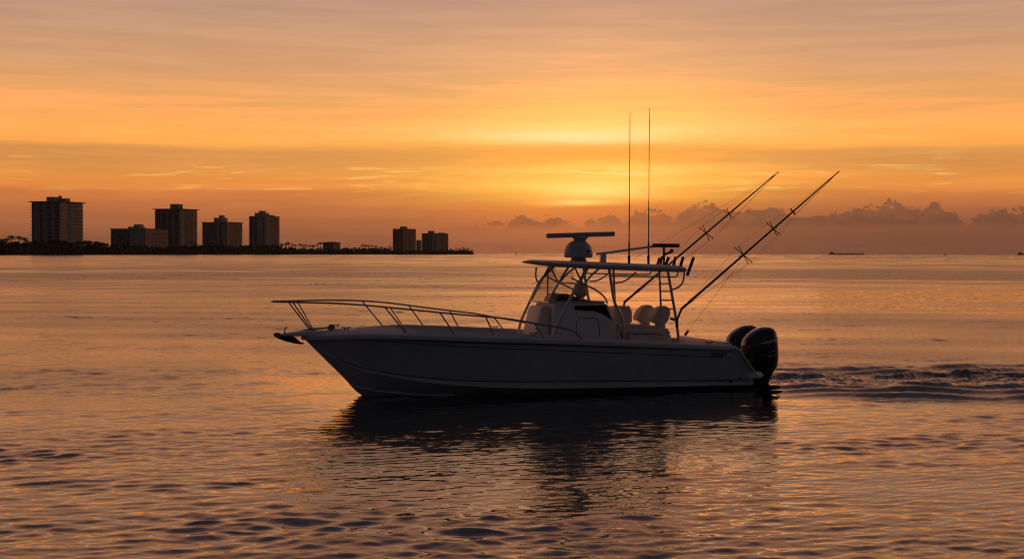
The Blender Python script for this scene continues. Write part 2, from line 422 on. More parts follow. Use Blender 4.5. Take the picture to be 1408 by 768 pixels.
# ---- apartment towers
def cbox(bm, x0, x1, y0, y1, z0, z1):
    g = bmesh.ops.create_cube(bm, size=1.0)['verts']
    for v in g: v.co = Vector(((x0 + x1) / 2 + v.co.x * (x1 - x0), (y0 + y1) / 2 + v.co.y * (y1 - y0), (z0 + z1) / 2 + v.co.z * (z1 - z0)))
def bpart(name, boxes, m, parent):
    bm = bmesh.new()
    for b in boxes: cbox(bm, *b)
    return bmobj(name, bm, m, parent, False)
def tower(name, label, cat, u0, uc, u1, vroof, pents, bays, floors, over=1.2, phi=34, back=60, wallm='wall', balc=True, piers=(), group=None):
    Y = shore_y((u0 + u1) / 2) + back; al = math.atan((uc - 704) / 1800.0)
    sc = Y * math.cos(al) / 1800.0; ph = rad(phi)
    A = (uc - u0) * sc / math.cos(ph); B = (u1 - uc) * sc / math.sin(ph)
    H = height(uc, vroof, Y); g0 = 1.5
    root = thing(name, label, cat, ground_pt(uc, Y, 0), -ph - al, group)
    bpart('wall', [(-A, 0, 0, B, g0, H)], MS[wallm], root)
    bpart('roof', [(-A - over, over, -over, B + over, H + 0.01, H + 0.9)], MS['slab'], root)
    for (pu0, pu1, pv, back_) in pents:
        # a rooftop block: centred where its columns fall on the roof's diagonal
        c = ((pu0 + pu1) / 2 - uc) * sc; w = (pu1 - pu0) * sc
        d0 = 0.42 * B * math.cos(ph) + 0.3 * A * math.sin(ph) + back_
        lx = c * math.cos(-ph) + d0 * math.sin(-ph); ly = -c * math.sin(-ph) + d0 * math.cos(-ph)
        hw = w / (math.cos(ph) + math.sin(ph)) / 2
        bpart('rooftop_block', [(lx - hw, lx + hw, ly - hw, ly + hw, H + 0.92, height(uc, pv, Y))], MS[wallm], root)
    fh = (H - g0 - 1.0) / floors
    nA, nB = bays
    win = None
    for f in range(floors):
        z0 = g0 + fh * f + 0.55 * 0 + 0.3
        for k in range(nA + nB):
            if k < nA:
                cw = A / nA; x0 = -A + cw * k + cw * 0.16; bx = (x0, x0 + cw * 0.68, -0.10, 0.05, z0 + 0.7, z0 + fh - 0.35)
            else:
                cw = B / nB; y0 = cw * (k - nA) + cw * 0.16; bx = (-0.05, 0.10, y0, y0 + cw * 0.68, z0 + 0.7, z0 + fh - 0.35)
            bpart('window', [bx], MS['pane'], root)
        if balc:
            bpart('balcony', [(-A - 1.3, -A * 0.52, -1.3, -0.12, z0 - 0.05, z0 + 0.30)], MS['slab'], root)
            bpart('balcony', [(0.12, 1.3, B * 0.30, B + 1.3, z0 - 0.05, z0 + 0.30)], MS['slab'], root)
    for f0, f1, onA in piers:
        if onA: bpart('pier', [(-A * f1, -A * f0, -0.45, 0.02, g0, H - 0.02)], MS['wall'], root)
        else: bpart('pier', [(-0.02, 0.45, B * f0, B * f1, g0, H - 0.02)], MS['wall'], root)
    return root
tower('apartment_tower', 'tallest and widest dark tower, nearest the left end of the shore', 'building', 43.5, 83, 115, 277.5, [(64, 83, 270, 0), (80.5, 85.5, 268, 2), (83, 97, 271.7, 0)], (4, 3), 14, 2.6, piers=((0.78, 0.92, True), (0.52, 0.60, True), (0.42, 0.62, False)))
tower('apartment_block', 'long low pale apartment block in front of the wide-roofed tower', 'building', 152, 200, 232, 314.8, [(176, 200, 311.3, -6), (184, 197.5, 308, -2)], (9, 5), 6, 0.8, back=75, piers=((0.02, 0.42, True),))
tower('apartment_tower', 'dark tower with a wide overhanging roof rising behind the long low block', 'building', 213, 247, 271.5, 287.5, [(234, 251.5, 280, 0)], (4, 3), 14, 2.8, back=110, piers=((0.05, 0.22, False), (0.45, 0.60, False)), wallm='wall2')
tower('apartment_tower', 'broad middle tower with a stepped rooftop, between the wide-roofed tower and the slim pale one', 'building', 278, 312, 333.5, 305.8, [(294, 313, 299, 0), (301, 309, 295.5, 0)], (6, 3), 11, 1.3, back=60, piers=((0.32, 0.40, True), (0.05, 0.12, True), (0.55, 0.62, False)))
tower('apartment_tower', 'slim pale tower with a small domed rooftop, left of the row of palms', 'building', 342.5, 366, 384.5, 297.5, [(350, 370, 292.2, 0), (356, 365.5, 289.3, 0), (368, 378, 295.2, 3)], (4, 3), 14, 0.5, back=60, balc=True, piers=((0.25, 0.48, True), (0.02, 0.14, True), (0.3, 0.4, False)))
tower('beach_house', 'low flat house among the palms between the two groups of towers', 'house', 444, 458, 468, 333.5, [(450, 462, 332.3, 0)], (4, 2), 3, 0.8, back=25, balc=False, wallm='wall2')
tower('apartment_tower', 'taller of the two far towers near the right tip of land', 'building', 540, 554.5, 572, 314.8, [(550, 560, 311, 0)], (3, 4), 14, 0.4, back=60, wallm='wall2', piers=((0.2, 0.34, False), (0.6, 0.72, False)))
tower('apartment_annexe', 'small low annexe between the two far towers', 'building', 572.4, 576, 579.6, 330.5, [], (2, 2), 5, 0.3, back=90, balc=False, wallm='wall2')
tower('apartment_tower', 'lower and broader of the two far towers, last building before the tip', 'building', 580, 600, 616.5, 321, [(588, 597, 317, 0), (602, 612, 319.6, 0)], (4, 4), 12, 0.4, back=60, wallm='wall2', piers=((0.1, 0.3, True), (0.3, 0.45, False)))
def pavilion(u0, u1, v0, v1, label):
    Y = shore_y((u0 + u1) / 2) + 12; sc = Y / 1800.0; w = (u1 - u0) * sc; z1 = height(u0, v0, Y); z0 = height(u0, v1, Y)
    al = math.atan(((u0 + u1) / 2 - 704) / 1800.0)
    t = thing('pavilion', label, 'pavilion', ground_pt((u0 + u1) / 2, Y, 0), -al)
    bpart('roof', [(-w / 2, w / 2, -3, 5, z0, z1)], MS['pale'], t)
    bpart('wall', [(-w / 2 + 1, w / 2 - 1, -1, 4.5, 1.0, z0)], MS['wall2'], t)
pavilion(93, 118, 335.6, 337.6, 'long pale flat pavilion roof at the foot of the tallest tower')

# ---- trees: a few kinds, copied along the shore
def clump(vs, fs, r, c, n, R, size):
    for _ in range(n):
        d = Vector((r.gauss(0, 1), r.gauss(0, 1), r.gauss(0, 1))).normalized() * (R * r.uniform(0.35, 1.0) ** 0.5)
        p = Vector(c) + Vector((d.x, d.y, d.z * 0.75))
        a = Vector((r.gauss(0, 1), r.gauss(0, 1), r.gauss(0, 1))).normalized(); b = a.orthogonal().normalized()
        s = size * r.uniform(0.6, 1.3); i = len(vs)
        vs += [p - a * s, p + b * s * 0.55, p + a * s, p - b * s * 0.55]; fs.append((i, i + 1, i + 2, i + 3))
def make_tree(seed):
    r = random.Random(seed)
    root = thing('broadleaf_tree', 'dark rounded tree in the dense belt of trees along the shore', 'tree', group='trees along the far shore')
    bm = bmesh.new()
    sweep(bm, [(0, 0, -0.05), (0.01, 0, 0.2), (0.0, 0.02, 0.45)], [0.030, 0.022, 0.014], 6)
    vs, fs = [], []
    for k in range(r.randint(9, 13)):
        q = r.uniform(0, 6.28); rr = r.uniform(0.05, 0.36); z = r.uniform(0.26, 0.86) ; rr *= 1.15 - abs(z - 0.5)
        c = (rr * math.cos(q), rr * math.sin(q), z)
        if k < 5: sweep(bm, [(0, 0, 0.28 + 0.03 * k), (c[0] * 0.6, c[1] * 0.6, z * 0.8), c], [0.012, 0.008, 0.004], 5)
        clump(vs, fs, r, c, 72, r.uniform(0.13, 0.22), 0.066)
    clump(vs, fs, r, (0, 0, 0.28), 130, 0.40, 0.075)
    bmobj('trunk', bm, MS['bark'], root, True, 60)
    pydata('crown', vs, fs, MS['leaf'], root, False)
    return root
def make_palm(seed):
    r = random.Random(seed)
    root = thing('palm_tree', 'slender palm standing above the shore trees', 'palm tree', group='palms along the far shore')
    bm = bmesh.new(); bx, by = r.uniform(-0.05, 0.05), r.uniform(-0.05, 0.05)
    sweep(bm, catmull([(0, 0, -0.02), (bx * 0.3, by * 0.3, 0.4), (bx, by, 0.84)], 4), [0.022, 0.02, 0.018, 0.017, 0.016, 0.016, 0.016, 0.016, 0.016], 6)
    bmobj('trunk', bm, MS['bark'], root, True, 60)
    vs, fs = [], []
    for k in range(20):
        q = 6.28 * k / 20 + r.uniform(-0.15, 0.15); up = r.uniform(-0.25, 0.9); L = r.uniform(0.17, 0.24)
        prev = None
        for j in range(6):
            t = j / 5; rr = L * t * math.cos(up * 0.8) ; z = 0.84 + L * (t * math.sin(up) - 0.75 * t * t)
            c = Vector((bx + rr * math.cos(q), by + rr * math.sin(q), z)); w = 0.030 * (1 - t * 0.8) + 0.006
            sd_ = Vector((-math.sin(q), math.cos(q), 0)) * w
            i = len(vs); vs += [c - sd_ - Vector((0, 0, w * 0.6)), c, c + sd_ - Vector((0, 0, w * 0.6))]
            if prev is not None: fs += [(prev, prev + 1, i + 1, i), (prev + 1, prev + 2, i + 2, i + 1)]
            prev = i
    pydata('crown', vs, fs, MS['frond'], root, False)
    return root
def clone(src, loc, rz, s):
    r = src.copy(); C.objects.link(r); r.location = loc; r.rotation_euler = (0, 0, rz); r.scale = s
    for ch in src.children:
        c = ch.copy(); C.objects.link(c); c.parent = r
    return r
TOPS = [(-60, 331), (0, 330.5), (40, 331), (90, 331), (126, 331), (150, 334.5), (200, 338), (240, 338.5), (272, 336.5), (300, 337), (335, 336), (360, 336), (385, 338), (400, 340), (440, 340.5), (500, 340), (535, 341), (556, 344.2), (600, 343.5), (625, 341.8), (640, 342.5), (650, 345.3), (655, 347)]
def top_row(u): return float(np.interp(u, [p[0] for p in TOPS], [p[1] for p in TOPS]))
rt = random.Random(21)
kinds = [make_tree(100 + i) for i in range(7)]; first = [True] * 7
palms = [make_palm(200 + i) for i in range(4)]; pfirst = [True] * 4
def put(kset, firsts, i, loc, rz, s):
    if firsts[i]:
        firsts[i] = False; o = kset[i]; o.location = loc; o.rotation_euler = (0, 0, rz); o.scale = s
    else: clone(kset[i], loc, rz, s)
n_trees = 0
for row, (step, dist, f) in enumerate(((5.2, 26, 1.0), (6.0, 7, 0.62))):
    u = -40.0
    while u < 652:
        Y = shore_y(u) + dist * min(1, (660 - u) / 60) + rt.uniform(-4, 8) * min(1, (660 - u) / 60)
        H = max((height(u, top_row(u), Y)) * f * rt.uniform(0.82, 1.08), 2.5)
        if not (92 < u < 119 and row == 1):
            W_ = max(H * rt.uniform(0.9, 1.25), 9.0 * Y / 1800)
            put(kinds, first, rt.randrange(7), ground_pt(u, Y, 1.0 * min(1, (655 - u) / 40 + 0.1)), rt.uniform(0, 6.28), (W_, W_, H))
            n_trees += 1
        u += step * rt.uniform(0.75, 1.25)
pal = [(2, 325), (8, 323.5), (16, 322), (25, 321.5), (32, 325), (37, 328), (119, 327.5), (124, 329), (133, 329), (139, 330), (262, 331), (270, 333), (388, 331.5), (393, 333), (397, 331), (402, 332), (406, 334), (412, 333), (417, 334), (421, 333.5), (426, 334.5), (431, 334), (436, 335), (441, 331), (498, 335.5), (503, 333.5), (506, 335), (512, 335.5), (517, 336), (525, 338), (535, 337), (538, 338),
       (621, 340.5), (627, 340), (632, 339.5), (637, 339), (640, 341), (644, 340), (648, 341.5), (651, 343.5)]
for u, v in pal:
    Y = shore_y(u) + 14; H = height(u, v, Y)
    H *= rt.uniform(0.9, 1.06); k = H * rt.uniform(0.8, 1.35)
    put(palms, pfirst, rt.randrange(4), ground_pt(u, Y, 0.9), rt.uniform(0, 6.28), (k, k, H))
# undergrowth that fills the foot of the tree belt
vs, fs = [], []
u = -60.0
while u < 651:
    Y = shore_y(u) + 3 * min(1, (658 - u) / 40); px = Y / 1800.0
    Hh = max(0.8, (hz(u) + 1 - top_row(u)) * px * 0.85)
    c = ground_pt(u, Y, 0.5 + Hh * 0.4)
    clump(vs, fs, rt, c, 70, max(Hh * 0.75, px * 1.8), 1.1)
    u += 1.5
ug = pydata('undergrowth', vs, fs, MS['leaf'], None, False); ug['kind'] = 'stuff'
# small pale huts added as stand-ins for pale specks at the waterline
spots = [(9.5, 341.2, 2.2), (26, 344.6, 3.4), (31, 342.6, 2.2), (38, 342.8, 3.0), (48, 346.2, 3.5), (75, 347.0, 3.4), (107, 346.2, 2.4), (126, 344.3, 6), (143, 345.4, 4), (155, 344.2, 2.2), (181, 343.4, 2.0), (261, 345.0, 2.6), (274, 345.4, 1.8)]
for u, v, w in spots:
    Y = shore_y(u) - 9; px = Y / 1800.0; z = height(u, v, Y); w *= px
    t = thing('stand_in_hut', 'tiny pale speck low at the foot of the dark shore trees, with a hut as stand-in', 'hut', ground_pt(u, Y, 0), -math.atan((u - 704) / 1800.0), 'pale stand-in huts along the far shore')
    bpart('base', [(-w / 2 + 0.1, w / 2 - 0.1, 0.1, 3, 0.3, z - 0.9 * px)], MS['ship'], t)
    bpart('wall', [(-w / 2, w / 2, 0, 3, z - 0.9 * px, z)], MS['pale'], t)
    bpart('roof', [(-w / 2 - 0.2, w / 2 + 0.2, -0.3, 3.3, z + 0.01, z + 0.3)], MS['slab'], t)

# ------------------------------------------------------------------ vessels far out
def hull_mesh(bm, L, B_, D, rake=0.12):
    rows = []
    for x, w, z in ((-0.5, 0.8, 1.0), (-0.42, 1.0, 1.0), (0.30, 1.0, 1.0), (0.42, 0.7, 1.12), (0.5, 0.05, 1.25)):
        rows.append([bm.verts.new((x * L, s * w * B_ / 2 * q, zz)) for s, q, zz in ((-1, 0.7, -1.5), (-1, 1, D * z), (1, 1, D * z), (1, 0.7, -1.5))])
    for A, B in zip(rows, rows[1:]):
        for i in range(4): bm.faces.new((A[i], A[(i + 1) % 4], B[(i + 1) % 4], B[i]))
    bm.faces.new(rows[0]); bm.faces.new(rows[-1][::-1]); bmesh.ops.recalc_face_normals(bm, faces=bm.faces)
def ship(label, u0, u1, Y, D):
    L = (u1 - u0) / 1800.0 * Y
    t = thing('cargo_ship', label, 'ship', ground_pt((u0 + u1) / 2, Y, 0), 0.0)
    bm = bmesh.new(); hull_mesh(bm, L, L * 0.15, D); bmobj('hull', bm, MS['ship'], t)
    br = bpart('bridge', [(-L * 0.47, -L * 0.38, -L * 0.05, L * 0.05, D, D * 2.0), (-L * 0.45, -L * 0.41, -L * 0.02, L * 0.02, D * 2, D * 2.5)], MS['ship'], t)
    bpart('hatch', [(-L * (0.34 - 0.09 * k), -L * (0.34 - 0.09 * k) + L * 0.07, -L * 0.05, L * 0.05, D, D * 1.16) for k in range(7)], MS['ship'], t)
ship('long low dark cargo ship on the horizon right of the outrigger poles', 1140, 1188, 9000, 8.0)
ship('dark cargo ship on the horizon cut by the right edge', 1399, 1442, 9000, 8.5)
def launch(label, u, Y, L, Hh):
    t = thing('motor_launch', label, 'boat', ground_pt(u, Y, 0), 0.3)
    bm = bmesh.new(); hull_mesh(bm, L, L * 0.3, Hh * 0.4); bmobj('hull', bm, MS['ship'], t)
    bpart('cabin', [(-L * 0.2, L * 0.15, -L * 0.1, L * 0.1, Hh * 0.4, Hh)], MS['ship'], t)
launch('tiny dark launch on the water in front of the low palm shore', 524, 2450, 5.5, 3.2)
launch('tiny dark launch on the open horizon between the tip of land and the radar', 709, 7000, 14, 6.5)
launch('tiny dark launch on the horizon between the two cargo ships', 1299, 7000, 17, 6.0)
# ------------------------------------------------------------------ the boat
M = {
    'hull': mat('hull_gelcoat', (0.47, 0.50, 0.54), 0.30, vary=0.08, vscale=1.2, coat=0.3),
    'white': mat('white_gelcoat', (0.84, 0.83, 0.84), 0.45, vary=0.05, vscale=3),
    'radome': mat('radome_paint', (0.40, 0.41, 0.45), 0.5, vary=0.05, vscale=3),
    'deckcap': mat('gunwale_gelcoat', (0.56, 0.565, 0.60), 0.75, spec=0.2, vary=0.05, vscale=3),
    'cream': mat('cream_vinyl', (0.86, 0.76, 0.68), 0.55, vary=0.06, vscale=9),
    'sole': mat('nonskid_deck', (0.55, 0.54, 0.52), 0.75, vary=0.08, vscale=20),
    'alu': mat('anodised_tube', (0.62, 0.63, 0.66), 0.34, metal=0.75, vary=0.05, vscale=10),
    'steel': mat('polished_rail', (0.30, 0.30, 0.31), 0.22, metal=1.0),
    'black': mat('black_fitting', (0.02, 0.02, 0.022), 0.4, vary=0.2, vscale=20),
    'cowl': mat('engine_cowl_paint', (0.012, 0.014, 0.022), 0.16, coat=0.6, vary=0.15, vscale=3),
    'silver': mat('silver_decal', (0.45, 0.46, 0.48), 0.35, metal=0.5),
    'tint': mat('tinted_window', (0.010, 0.009, 0.009), 0.55, spec=0.2),
    'stripe': mat('dark_pinstripe', (0.03, 0.032, 0.04), 0.4),
    'carbon': mat('outrigger_pole', (0.11, 0.095, 0.08), 0.35),
    'line': mat('rigging_line', (0.08, 0.07, 0.06), 0.7),
    'galv': mat('anchor_metal', (0.06, 0.06, 0.065), 0.45, metal=0.6, vary=0.3, vscale=25),
}
def glass_mat():
    m = bpy.data.materials.new('clear_vinyl'); m.use_nodes = True
    N = Nodes(m.node_tree); b = m.node_tree.nodes['Principled BSDF']; out = m.node_tree.nodes['Material Output']
    b.inputs['Base Color'].default_value = (0.35, 0.30, 0.27, 1); b.inputs['Roughness'].default_value = 0.15
    tr = N.n.new('ShaderNodeBsdfTransparent'); tr.inputs[0].default_value = (0.86, 0.84, 0.82, 1)
    mx = N.n.new('ShaderNodeMixShader'); mx.inputs[0].default_value = 0.22
    N.l.new(tr.outputs[0], mx.inputs[1]); N.l.new(b.outputs[0], mx.inputs[2]); N.l.new(mx.outputs[0], out.inputs['Surface'])
    return m
M['glass'] = glass_mat()

def smooth_curve(pts, n=8):                            # dense table through control points
    c = catmull([(p[0], p[1], 0) for p in pts], n); return [(q.x, q.y) for q in c]

boat = thing('fishing_boat', 'grey centre console fishing boat with hardtop, radar, raked outriggers and twin black outboards', 'boat', BOAT, YAW)

# ---- hull: lofted sections
SHEER_Z = smooth_curve([(0, 1.0), (0.6, 1.0), (2.5, 1.10), (5, 1.235), (7, 1.325), (8.2, 1.37), (9.1, 1.375), (10.21, 1.33)])
SHEER_Y = smooth_curve([(-0.05, 1.40), (0.6, 1.43), (2.5, 1.50), (5, 1.50), (6.6, 1.44), (7.6, 1.30), (8.5, 1.06), (9.2, 0.76), (9.75, 0.43), (10.1, 0.17), (10.21, 0.05)])
CHINE_Y = smooth_curve([(-0.05, 1.26), (2.5, 1.31), (5, 1.30), (6.5, 1.17), (7.6, 0.93), (8.5, 0.62), (9.1, 0.37), (9.6, 0.17), (10.0, 0.06), (10.21, 0.02)])
CHINE_Z = smooth_curve([(-0.05, 0.09), (2.5, 0.12), (5, 0.16), (6.5, 0.22), (7.6, 0.32), (8.5, 0.46), (9.1, 0.62), (9.6, 0.86), (10.0, 1.12), (10.21, 1.31)])
KEEL_Z = smooth_curve([(-0.05, -0.42), (5, -0.46), (7.2, -0.42), (8.2, -0.26), (8.9, 0.0), (9.3, 0.40), (9.7, 0.80), (10.0, 1.10), (10.21, 1.315)])
def cut_z(x):                                          # the top edge drops away at the stern
    z = interp(x, SHEER_Z)
    if x < 0.62:
        z = min(z, interp(x, [(-0.05, 0.36), (0.0, 0.40), (0.12, 0.56), (0.27, 0.76), (0.38, 0.90), (0.46, 0.965), (0.55, 0.995), (0.62, 1.0)]))
    return z
def side_pt(x, t, off=0.0):
    """point on the port topside: t = 0 at the chine, 1 at the sheer"""
    zc, zs = interp(x, CHINE_Z), interp(x, SHEER_Z); yc, ys = interp(x, CHINE_Y), interp(x, SHEER_Y)
    p = 1.0 + 0.75 * max(0.0, min(1.0, (x - 4.5) / 4.0))
    y = yc + (ys - yc) * (0.25 * t + 0.75 * t ** p)
    return Vector((x, y + off, zc + (zs - zc) * t))
XS = [-0.03, 0.04, 0.12, 0.2, 0.28, 0.36, 0.44, 0.52, 0.62] + list(np.linspace(0.9, 8.0, 34)) + list(np.linspace(8.15, 10.21, 24))
NT = 14
def hull_section(x):
    kz = interp(x, KEEL_Z); yc, zc = interp(x, CHINE_Y), interp(x, CHINE_Z)
    pts = []
    for k in range(7):                                 # bottom, slightly rounded vee with a lifting strake step
        t = k / 6; pts.append(Vector((x, yc * t, kz + (zc - kz) * (t ** 1.08))))
    cz = cut_z(x); zs = interp(x, SHEER_Z)
    tmax = min(1.0, (cz - zc) / max(zs - zc, 1e-3))
    pts.append(side_pt(x, 0.0, 0.035 * min(1, max(0, (10.0 - x) / 1.5))))
    for k in range(1, NT + 1): pts.append(side_pt(x, tmax * k / NT))
    return pts
bm = bmesh.new()
prev = None
for x in XS:
    s_ = hull_section(x)
    row = [bm.verts.new(p) for p in s_]; mir = [row[0]] + [bm.verts.new((p.x, -p.y, p.z)) for p in s_[1:]]
    if prev:
        for A, B, flip in ((prev[0], row, 0), (prev[1], mir, 1)):
            for i in range(len(row) - 1):
                q = (A[i], A[i + 1], B[i + 1], B[i])
                bm.faces.new(q if flip else q[::-1])
    else:
        bm.faces.new(row[::-1] + mir[1:])
    prev = (row, mir)
bmesh.ops.recalc_face_normals(bm, faces=bm.faces)
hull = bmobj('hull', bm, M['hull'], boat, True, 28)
def side_strip(name, x0, x1, f, w, off, m, parent, sides=(1, -1), n=60):
    """a narrow raised band along the topsides; f(x) gives its t, w(x) its half height in metres"""
    bm = bmesh.new()
    for sg in sides:
        rows = []
        for x in np.linspace(x0, x1, n):
            h = max(interp(x, SHEER_Z) - interp(x, CHINE_Z), 0.05); t = f(x); d = w(x) / h
            a, b_ = side_pt(x, t - d, 0.001), side_pt(x, t - d, off); c, e_ = side_pt(x, t + d, off), side_pt(x, t + d, 0.001)
            rows.append([bm.verts.new((p.x, p.y * sg, p.z)) for p in (a, b_, c, e_)])
        for A, B in zip(rows, rows[1:]):
            for i in range(3): bm.faces.new((A[i], A[i + 1], B[i + 1], B[i]))
        bm.faces.new(rows[0]); bm.faces.new(rows[-1][::-1])
    bmesh.ops.recalc_face_normals(bm, faces=bm.faces)
    return bmobj(name, bm, m, parent, True, 30)
side_strip('pinstripe', 0.55, 9.7, lambda x: interp(x, [(0.5, 0.70), (3, 0.755), (7, 0.80), (10, 0.86)]), lambda x: 0.007, 0.006, M['stripe'], hull)
side_strip('chine_line', 0.1, 9.5, lambda x: interp(x, [(0, 0.13), (5, 0.14), (7.5, 0.10), (9.6, 0.06)]), lambda x: 0.009, 0.006, M['stripe'], hull)
side_strip('rub_rail', 0.60, 10.15, lambda x: 0.885 if x < 9.6 else 0.885 + (x - 9.6) * 0.02, lambda x: 0.009, 0.022, M['stripe'], hull)
# spray rail low on the forefoot
bm = bmesh.new()
for sg in (1, -1):
    rows = []
    for x in np.linspace(7.0, 9.12, 26):
        kz = interp(x, KEEL_Z); yc, zc = interp(x, CHINE_Y), interp(x, CHINE_Z)
        t = interp(x, [(7.0, 0.66), (8.2, 0.50), (8.8, 0.36), (9.12, 0.16)])
        p = Vector((x, yc * t, kz + (zc - kz) * t ** 1.08))
        rows.append([bm.verts.new((x, sg * (p.y + dy_), p.z + dz_)) for dy_, dz_ in ((-0.02, -0.012), (0.042, 0.002), (0.046, 0.018), (0.004, 0.035))])
    for A, B in zip(rows, rows[1:]):
        for i in range(4): bm.faces.new((A[i], A[(i + 1) % 4], B[(i + 1) % 4], B[i]))
    bm.faces.new(rows[0]); bm.faces.new(rows[-1][::-1])
bmesh.ops.recalc_face_normals(bm, faces=bm.faces)
bmobj('spray_rail', bm, M['white'], hull, True, 30)
# drain fittings near the stern and amidships
for x, t, r in ((0.34, 0.16, 0.030), (0.56, 0.09, 0.040), (0.80, 0.12, 0.020), (0.86, 0.12, 0.018), (4.9, 0.09, 0.022), (4.6, 0.03, 0.014)):
    p = side_pt(x, t); bm = bmesh.new()
    bmesh.ops.create_cone(bm, cap_ends=True, segments=16, radius1=r, radius2=r * 0.8, depth=0.035, matrix=Matrix.Translation(p) @ Matrix.Rotation(rad(-90), 4, 'X'))
    bmobj('drain_fitting', bm, M['black'], hull, True, 40)
# ---- gunwale cap and foredeck
bm = bmesh.new(); prev = None
for x in [-0.02, 0.06, 0.14, 0.22, 0.30, 0.38, 0.46, 0.54, 0.62] + list(np.linspace(0.9, 8.0, 34)) + list(np.linspace(8.12, 10.2, 26)):
    ys = interp(x, SHEER_Y); z = cut_z(x); fw = max(0.0, min(1.0, (x - 7.9) / 0.9))
    w = 0.24 * (1 - fw) + ys * fw
    w = min(w, ys); lift = interp(x, [(0, 0.0), (2.5, 0.02), (5, 0.07), (7.5, 0.10), (8.8, 0.10), (10.2, 0.05)])
    outer = ys + 0.030
    lip = 0.10 if x > 0.6 else 0.075
    yi = max(ys - w, 0.0)
    P = [(ys + 0.004, z - lip), (outer, z - lip + 0.01), (outer + 0.004, z - 0.03), (outer - 0.012, z - 0.004), (ys - 0.03 * min(1, ys * 3), z + 0.012), (ys - 0.5 * w, z + 0.012 + lift * 0.6), (yi + 0.04 * (1 - fw), z + 0.012 + lift), (yi, z + lift * 1.0 - 0.01 * (1 - fw)), (yi, z + lift - 0.06 * (1 - fw) - 0.005)]
    if fw < 1:
        zc_, zs_ = interp(x, CHINE_Z), interp(x, SHEER_Z)
        P.append((min(yi + 0.06, side_pt(x, max(0.0, (0.52 - zc_) / (zs_ - zc_))).y - 0.05), 0.52 if x > 0.6 else z - 0.12))
    else: P.append((yi, z + lift - 0.006))
    cur = [[bm.verts.new((x, sg * y, zz)) for y, zz in P] for sg in (1, -1)]
    if prev:
        for A, B in zip(prev, cur):
            for i in range(len(P) - 1): bm.faces.new((A[i], A[i + 1], B[i + 1], B[i]))
    prev = cur
bmesh.ops.remove_doubles(bm, verts=bm.verts, dist=0.0006)
bmesh.ops.recalc_face_normals(bm, faces=bm.faces)
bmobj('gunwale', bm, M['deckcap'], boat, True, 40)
# ---- cockpit sole and bow seating
bm = bmesh.new(); rows = []
for x in np.linspace(0.55, 8.85, 40):
    y = max(interp(x, SHEER_Y) - 0.17, 0.02); y = min(y, interp(x, CHINE_Y) - 0.02)
    rows.append((bm.verts.new((x, y, 0.52)), bm.verts.new((x, -y, 0.52))))
for A, B in zip(rows, rows[1:]): bm.faces.new((A[0], B[0], B[1], A[1]))
bmobj('cockpit_sole', bm, M['sole'], boat)
bm = bmesh.new()
for sg in (1, -1):
    rows = []
    for x in np.linspace(5.9, 8.6, 16):
        y1 = min(interp(x, SHEER_Y) - 0.26, interp(x, CHINE_Y) - 0.02); y0 = max(y1 - 0.5, 0.05)
        rows.append([bm.verts.new((x, sg * y, z)) for y, z in ((y0, 0.53), (y0, 0.93), (y0 + 0.03, 0.97), (y1, 0.98))])
    for A, B in zip(rows, rows[1:]):
        for i in range(3): bm.faces.new((A[i], A[i + 1], B[i + 1], B[i]))
    bm.faces.new(rows[0])
bmesh.ops.recalc_face_normals(bm, faces=bm.faces)
bmobj('bow_seat', bm, M['cream'], boat, True, 40)
# ---- stern wall, platform
prof('stern_wall', [(0.50, 0.40), (0.74, 0.40), (0.74, 1.03), (0.70, 1.075), (0.58, 1.075), (0.50, 1.02)], -1.22, 1.22, M['cream'], boat, 0.02)
bm = bmesh.new()
pl = [(0.16, -1.37), (-0.16, -1.37), (-0.27, -1.30), (-0.30, -1.18), (-0.30, -0.82), (-0.06, -0.74), (-0.06, 0.74), (-0.30, 0.82), (-0.30, 1.18), (-0.27, 1.30), (-0.16, 1.37), (0.16, 1.37)]
a = [bm.verts.new((x, y, 0.245)) for x, y in pl]; b_ = [bm.verts.new((x, y, 0.365)) for x, y in pl]
bm.faces.new(a[::-1]); bm.faces.new(b_)
for i in range(len(pl)): bm.faces.new((a[i], a[(i + 1) % len(pl)], b_[(i + 1) % len(pl)], b_[i]))
bmesh.ops.recalc_face_normals(bm, faces=bm.faces)
bmesh.ops.bevel(bm, geom=[e_ for e_ in bm.edges if abs(e_.verts[0].co.z - e_.verts[1].co.z) < 1e-4], offset=0.035, segments=3, affect='EDGES')
bmobj('swim_platform', bm, M['white'], boat, True, 40)
# ---- bow pulpit, anchor, windlass
bm = bmesh.new(); rows = []
for x, w, z0, z1 in ((9.75, 0.30, 1.33, 1.440), (10.05, 0.20, 1.33, 1.435), (10.3, 0.17, 1.315, 1.415), (10.52, 0.15, 1.32, 1.39), (10.66, 0.11, 1.33, 1.37), (10.70, 0.06, 1.34, 1.36)):
    rows.append([bm.verts.new((x, y, z)) for y, z in ((-w, z0 + 0.02), (-w * 0.85, z0), (w * 0.85, z0), (w, z0 + 0.02), (w, z1 - 0.02), (w * 0.85, z1), (-w * 0.85, z1), (-w, z1 - 0.02))])
for A, B in zip(rows, rows[1:]):
    for i in range(8): bm.faces.new((A[i], A[(i + 1) % 8], B[(i + 1) % 8], B[i]))
bm.faces.new(rows[0]); bm.faces.new(rows[-1][::-1]); bmesh.ops.recalc_face_normals(bm, faces=bm.faces)
bmobj('bow_pulpit', bm, M['white'], boat, True, 40)
anc = prof('anchor', [(10.80, 1.385), (10.70, 1.395), (10.56, 1.33), (10.36, 1.30), (10.30, 1.245), (10.24, 1.185), (10.16, 1.165), (10.155, 1.145), (10.24, 1.135), (10.40, 1.165), (10.58, 1.215), (10.72, 1.27), (10.80, 1.32)], -0.075, 0.075, M['galv'], boat, 0.03)
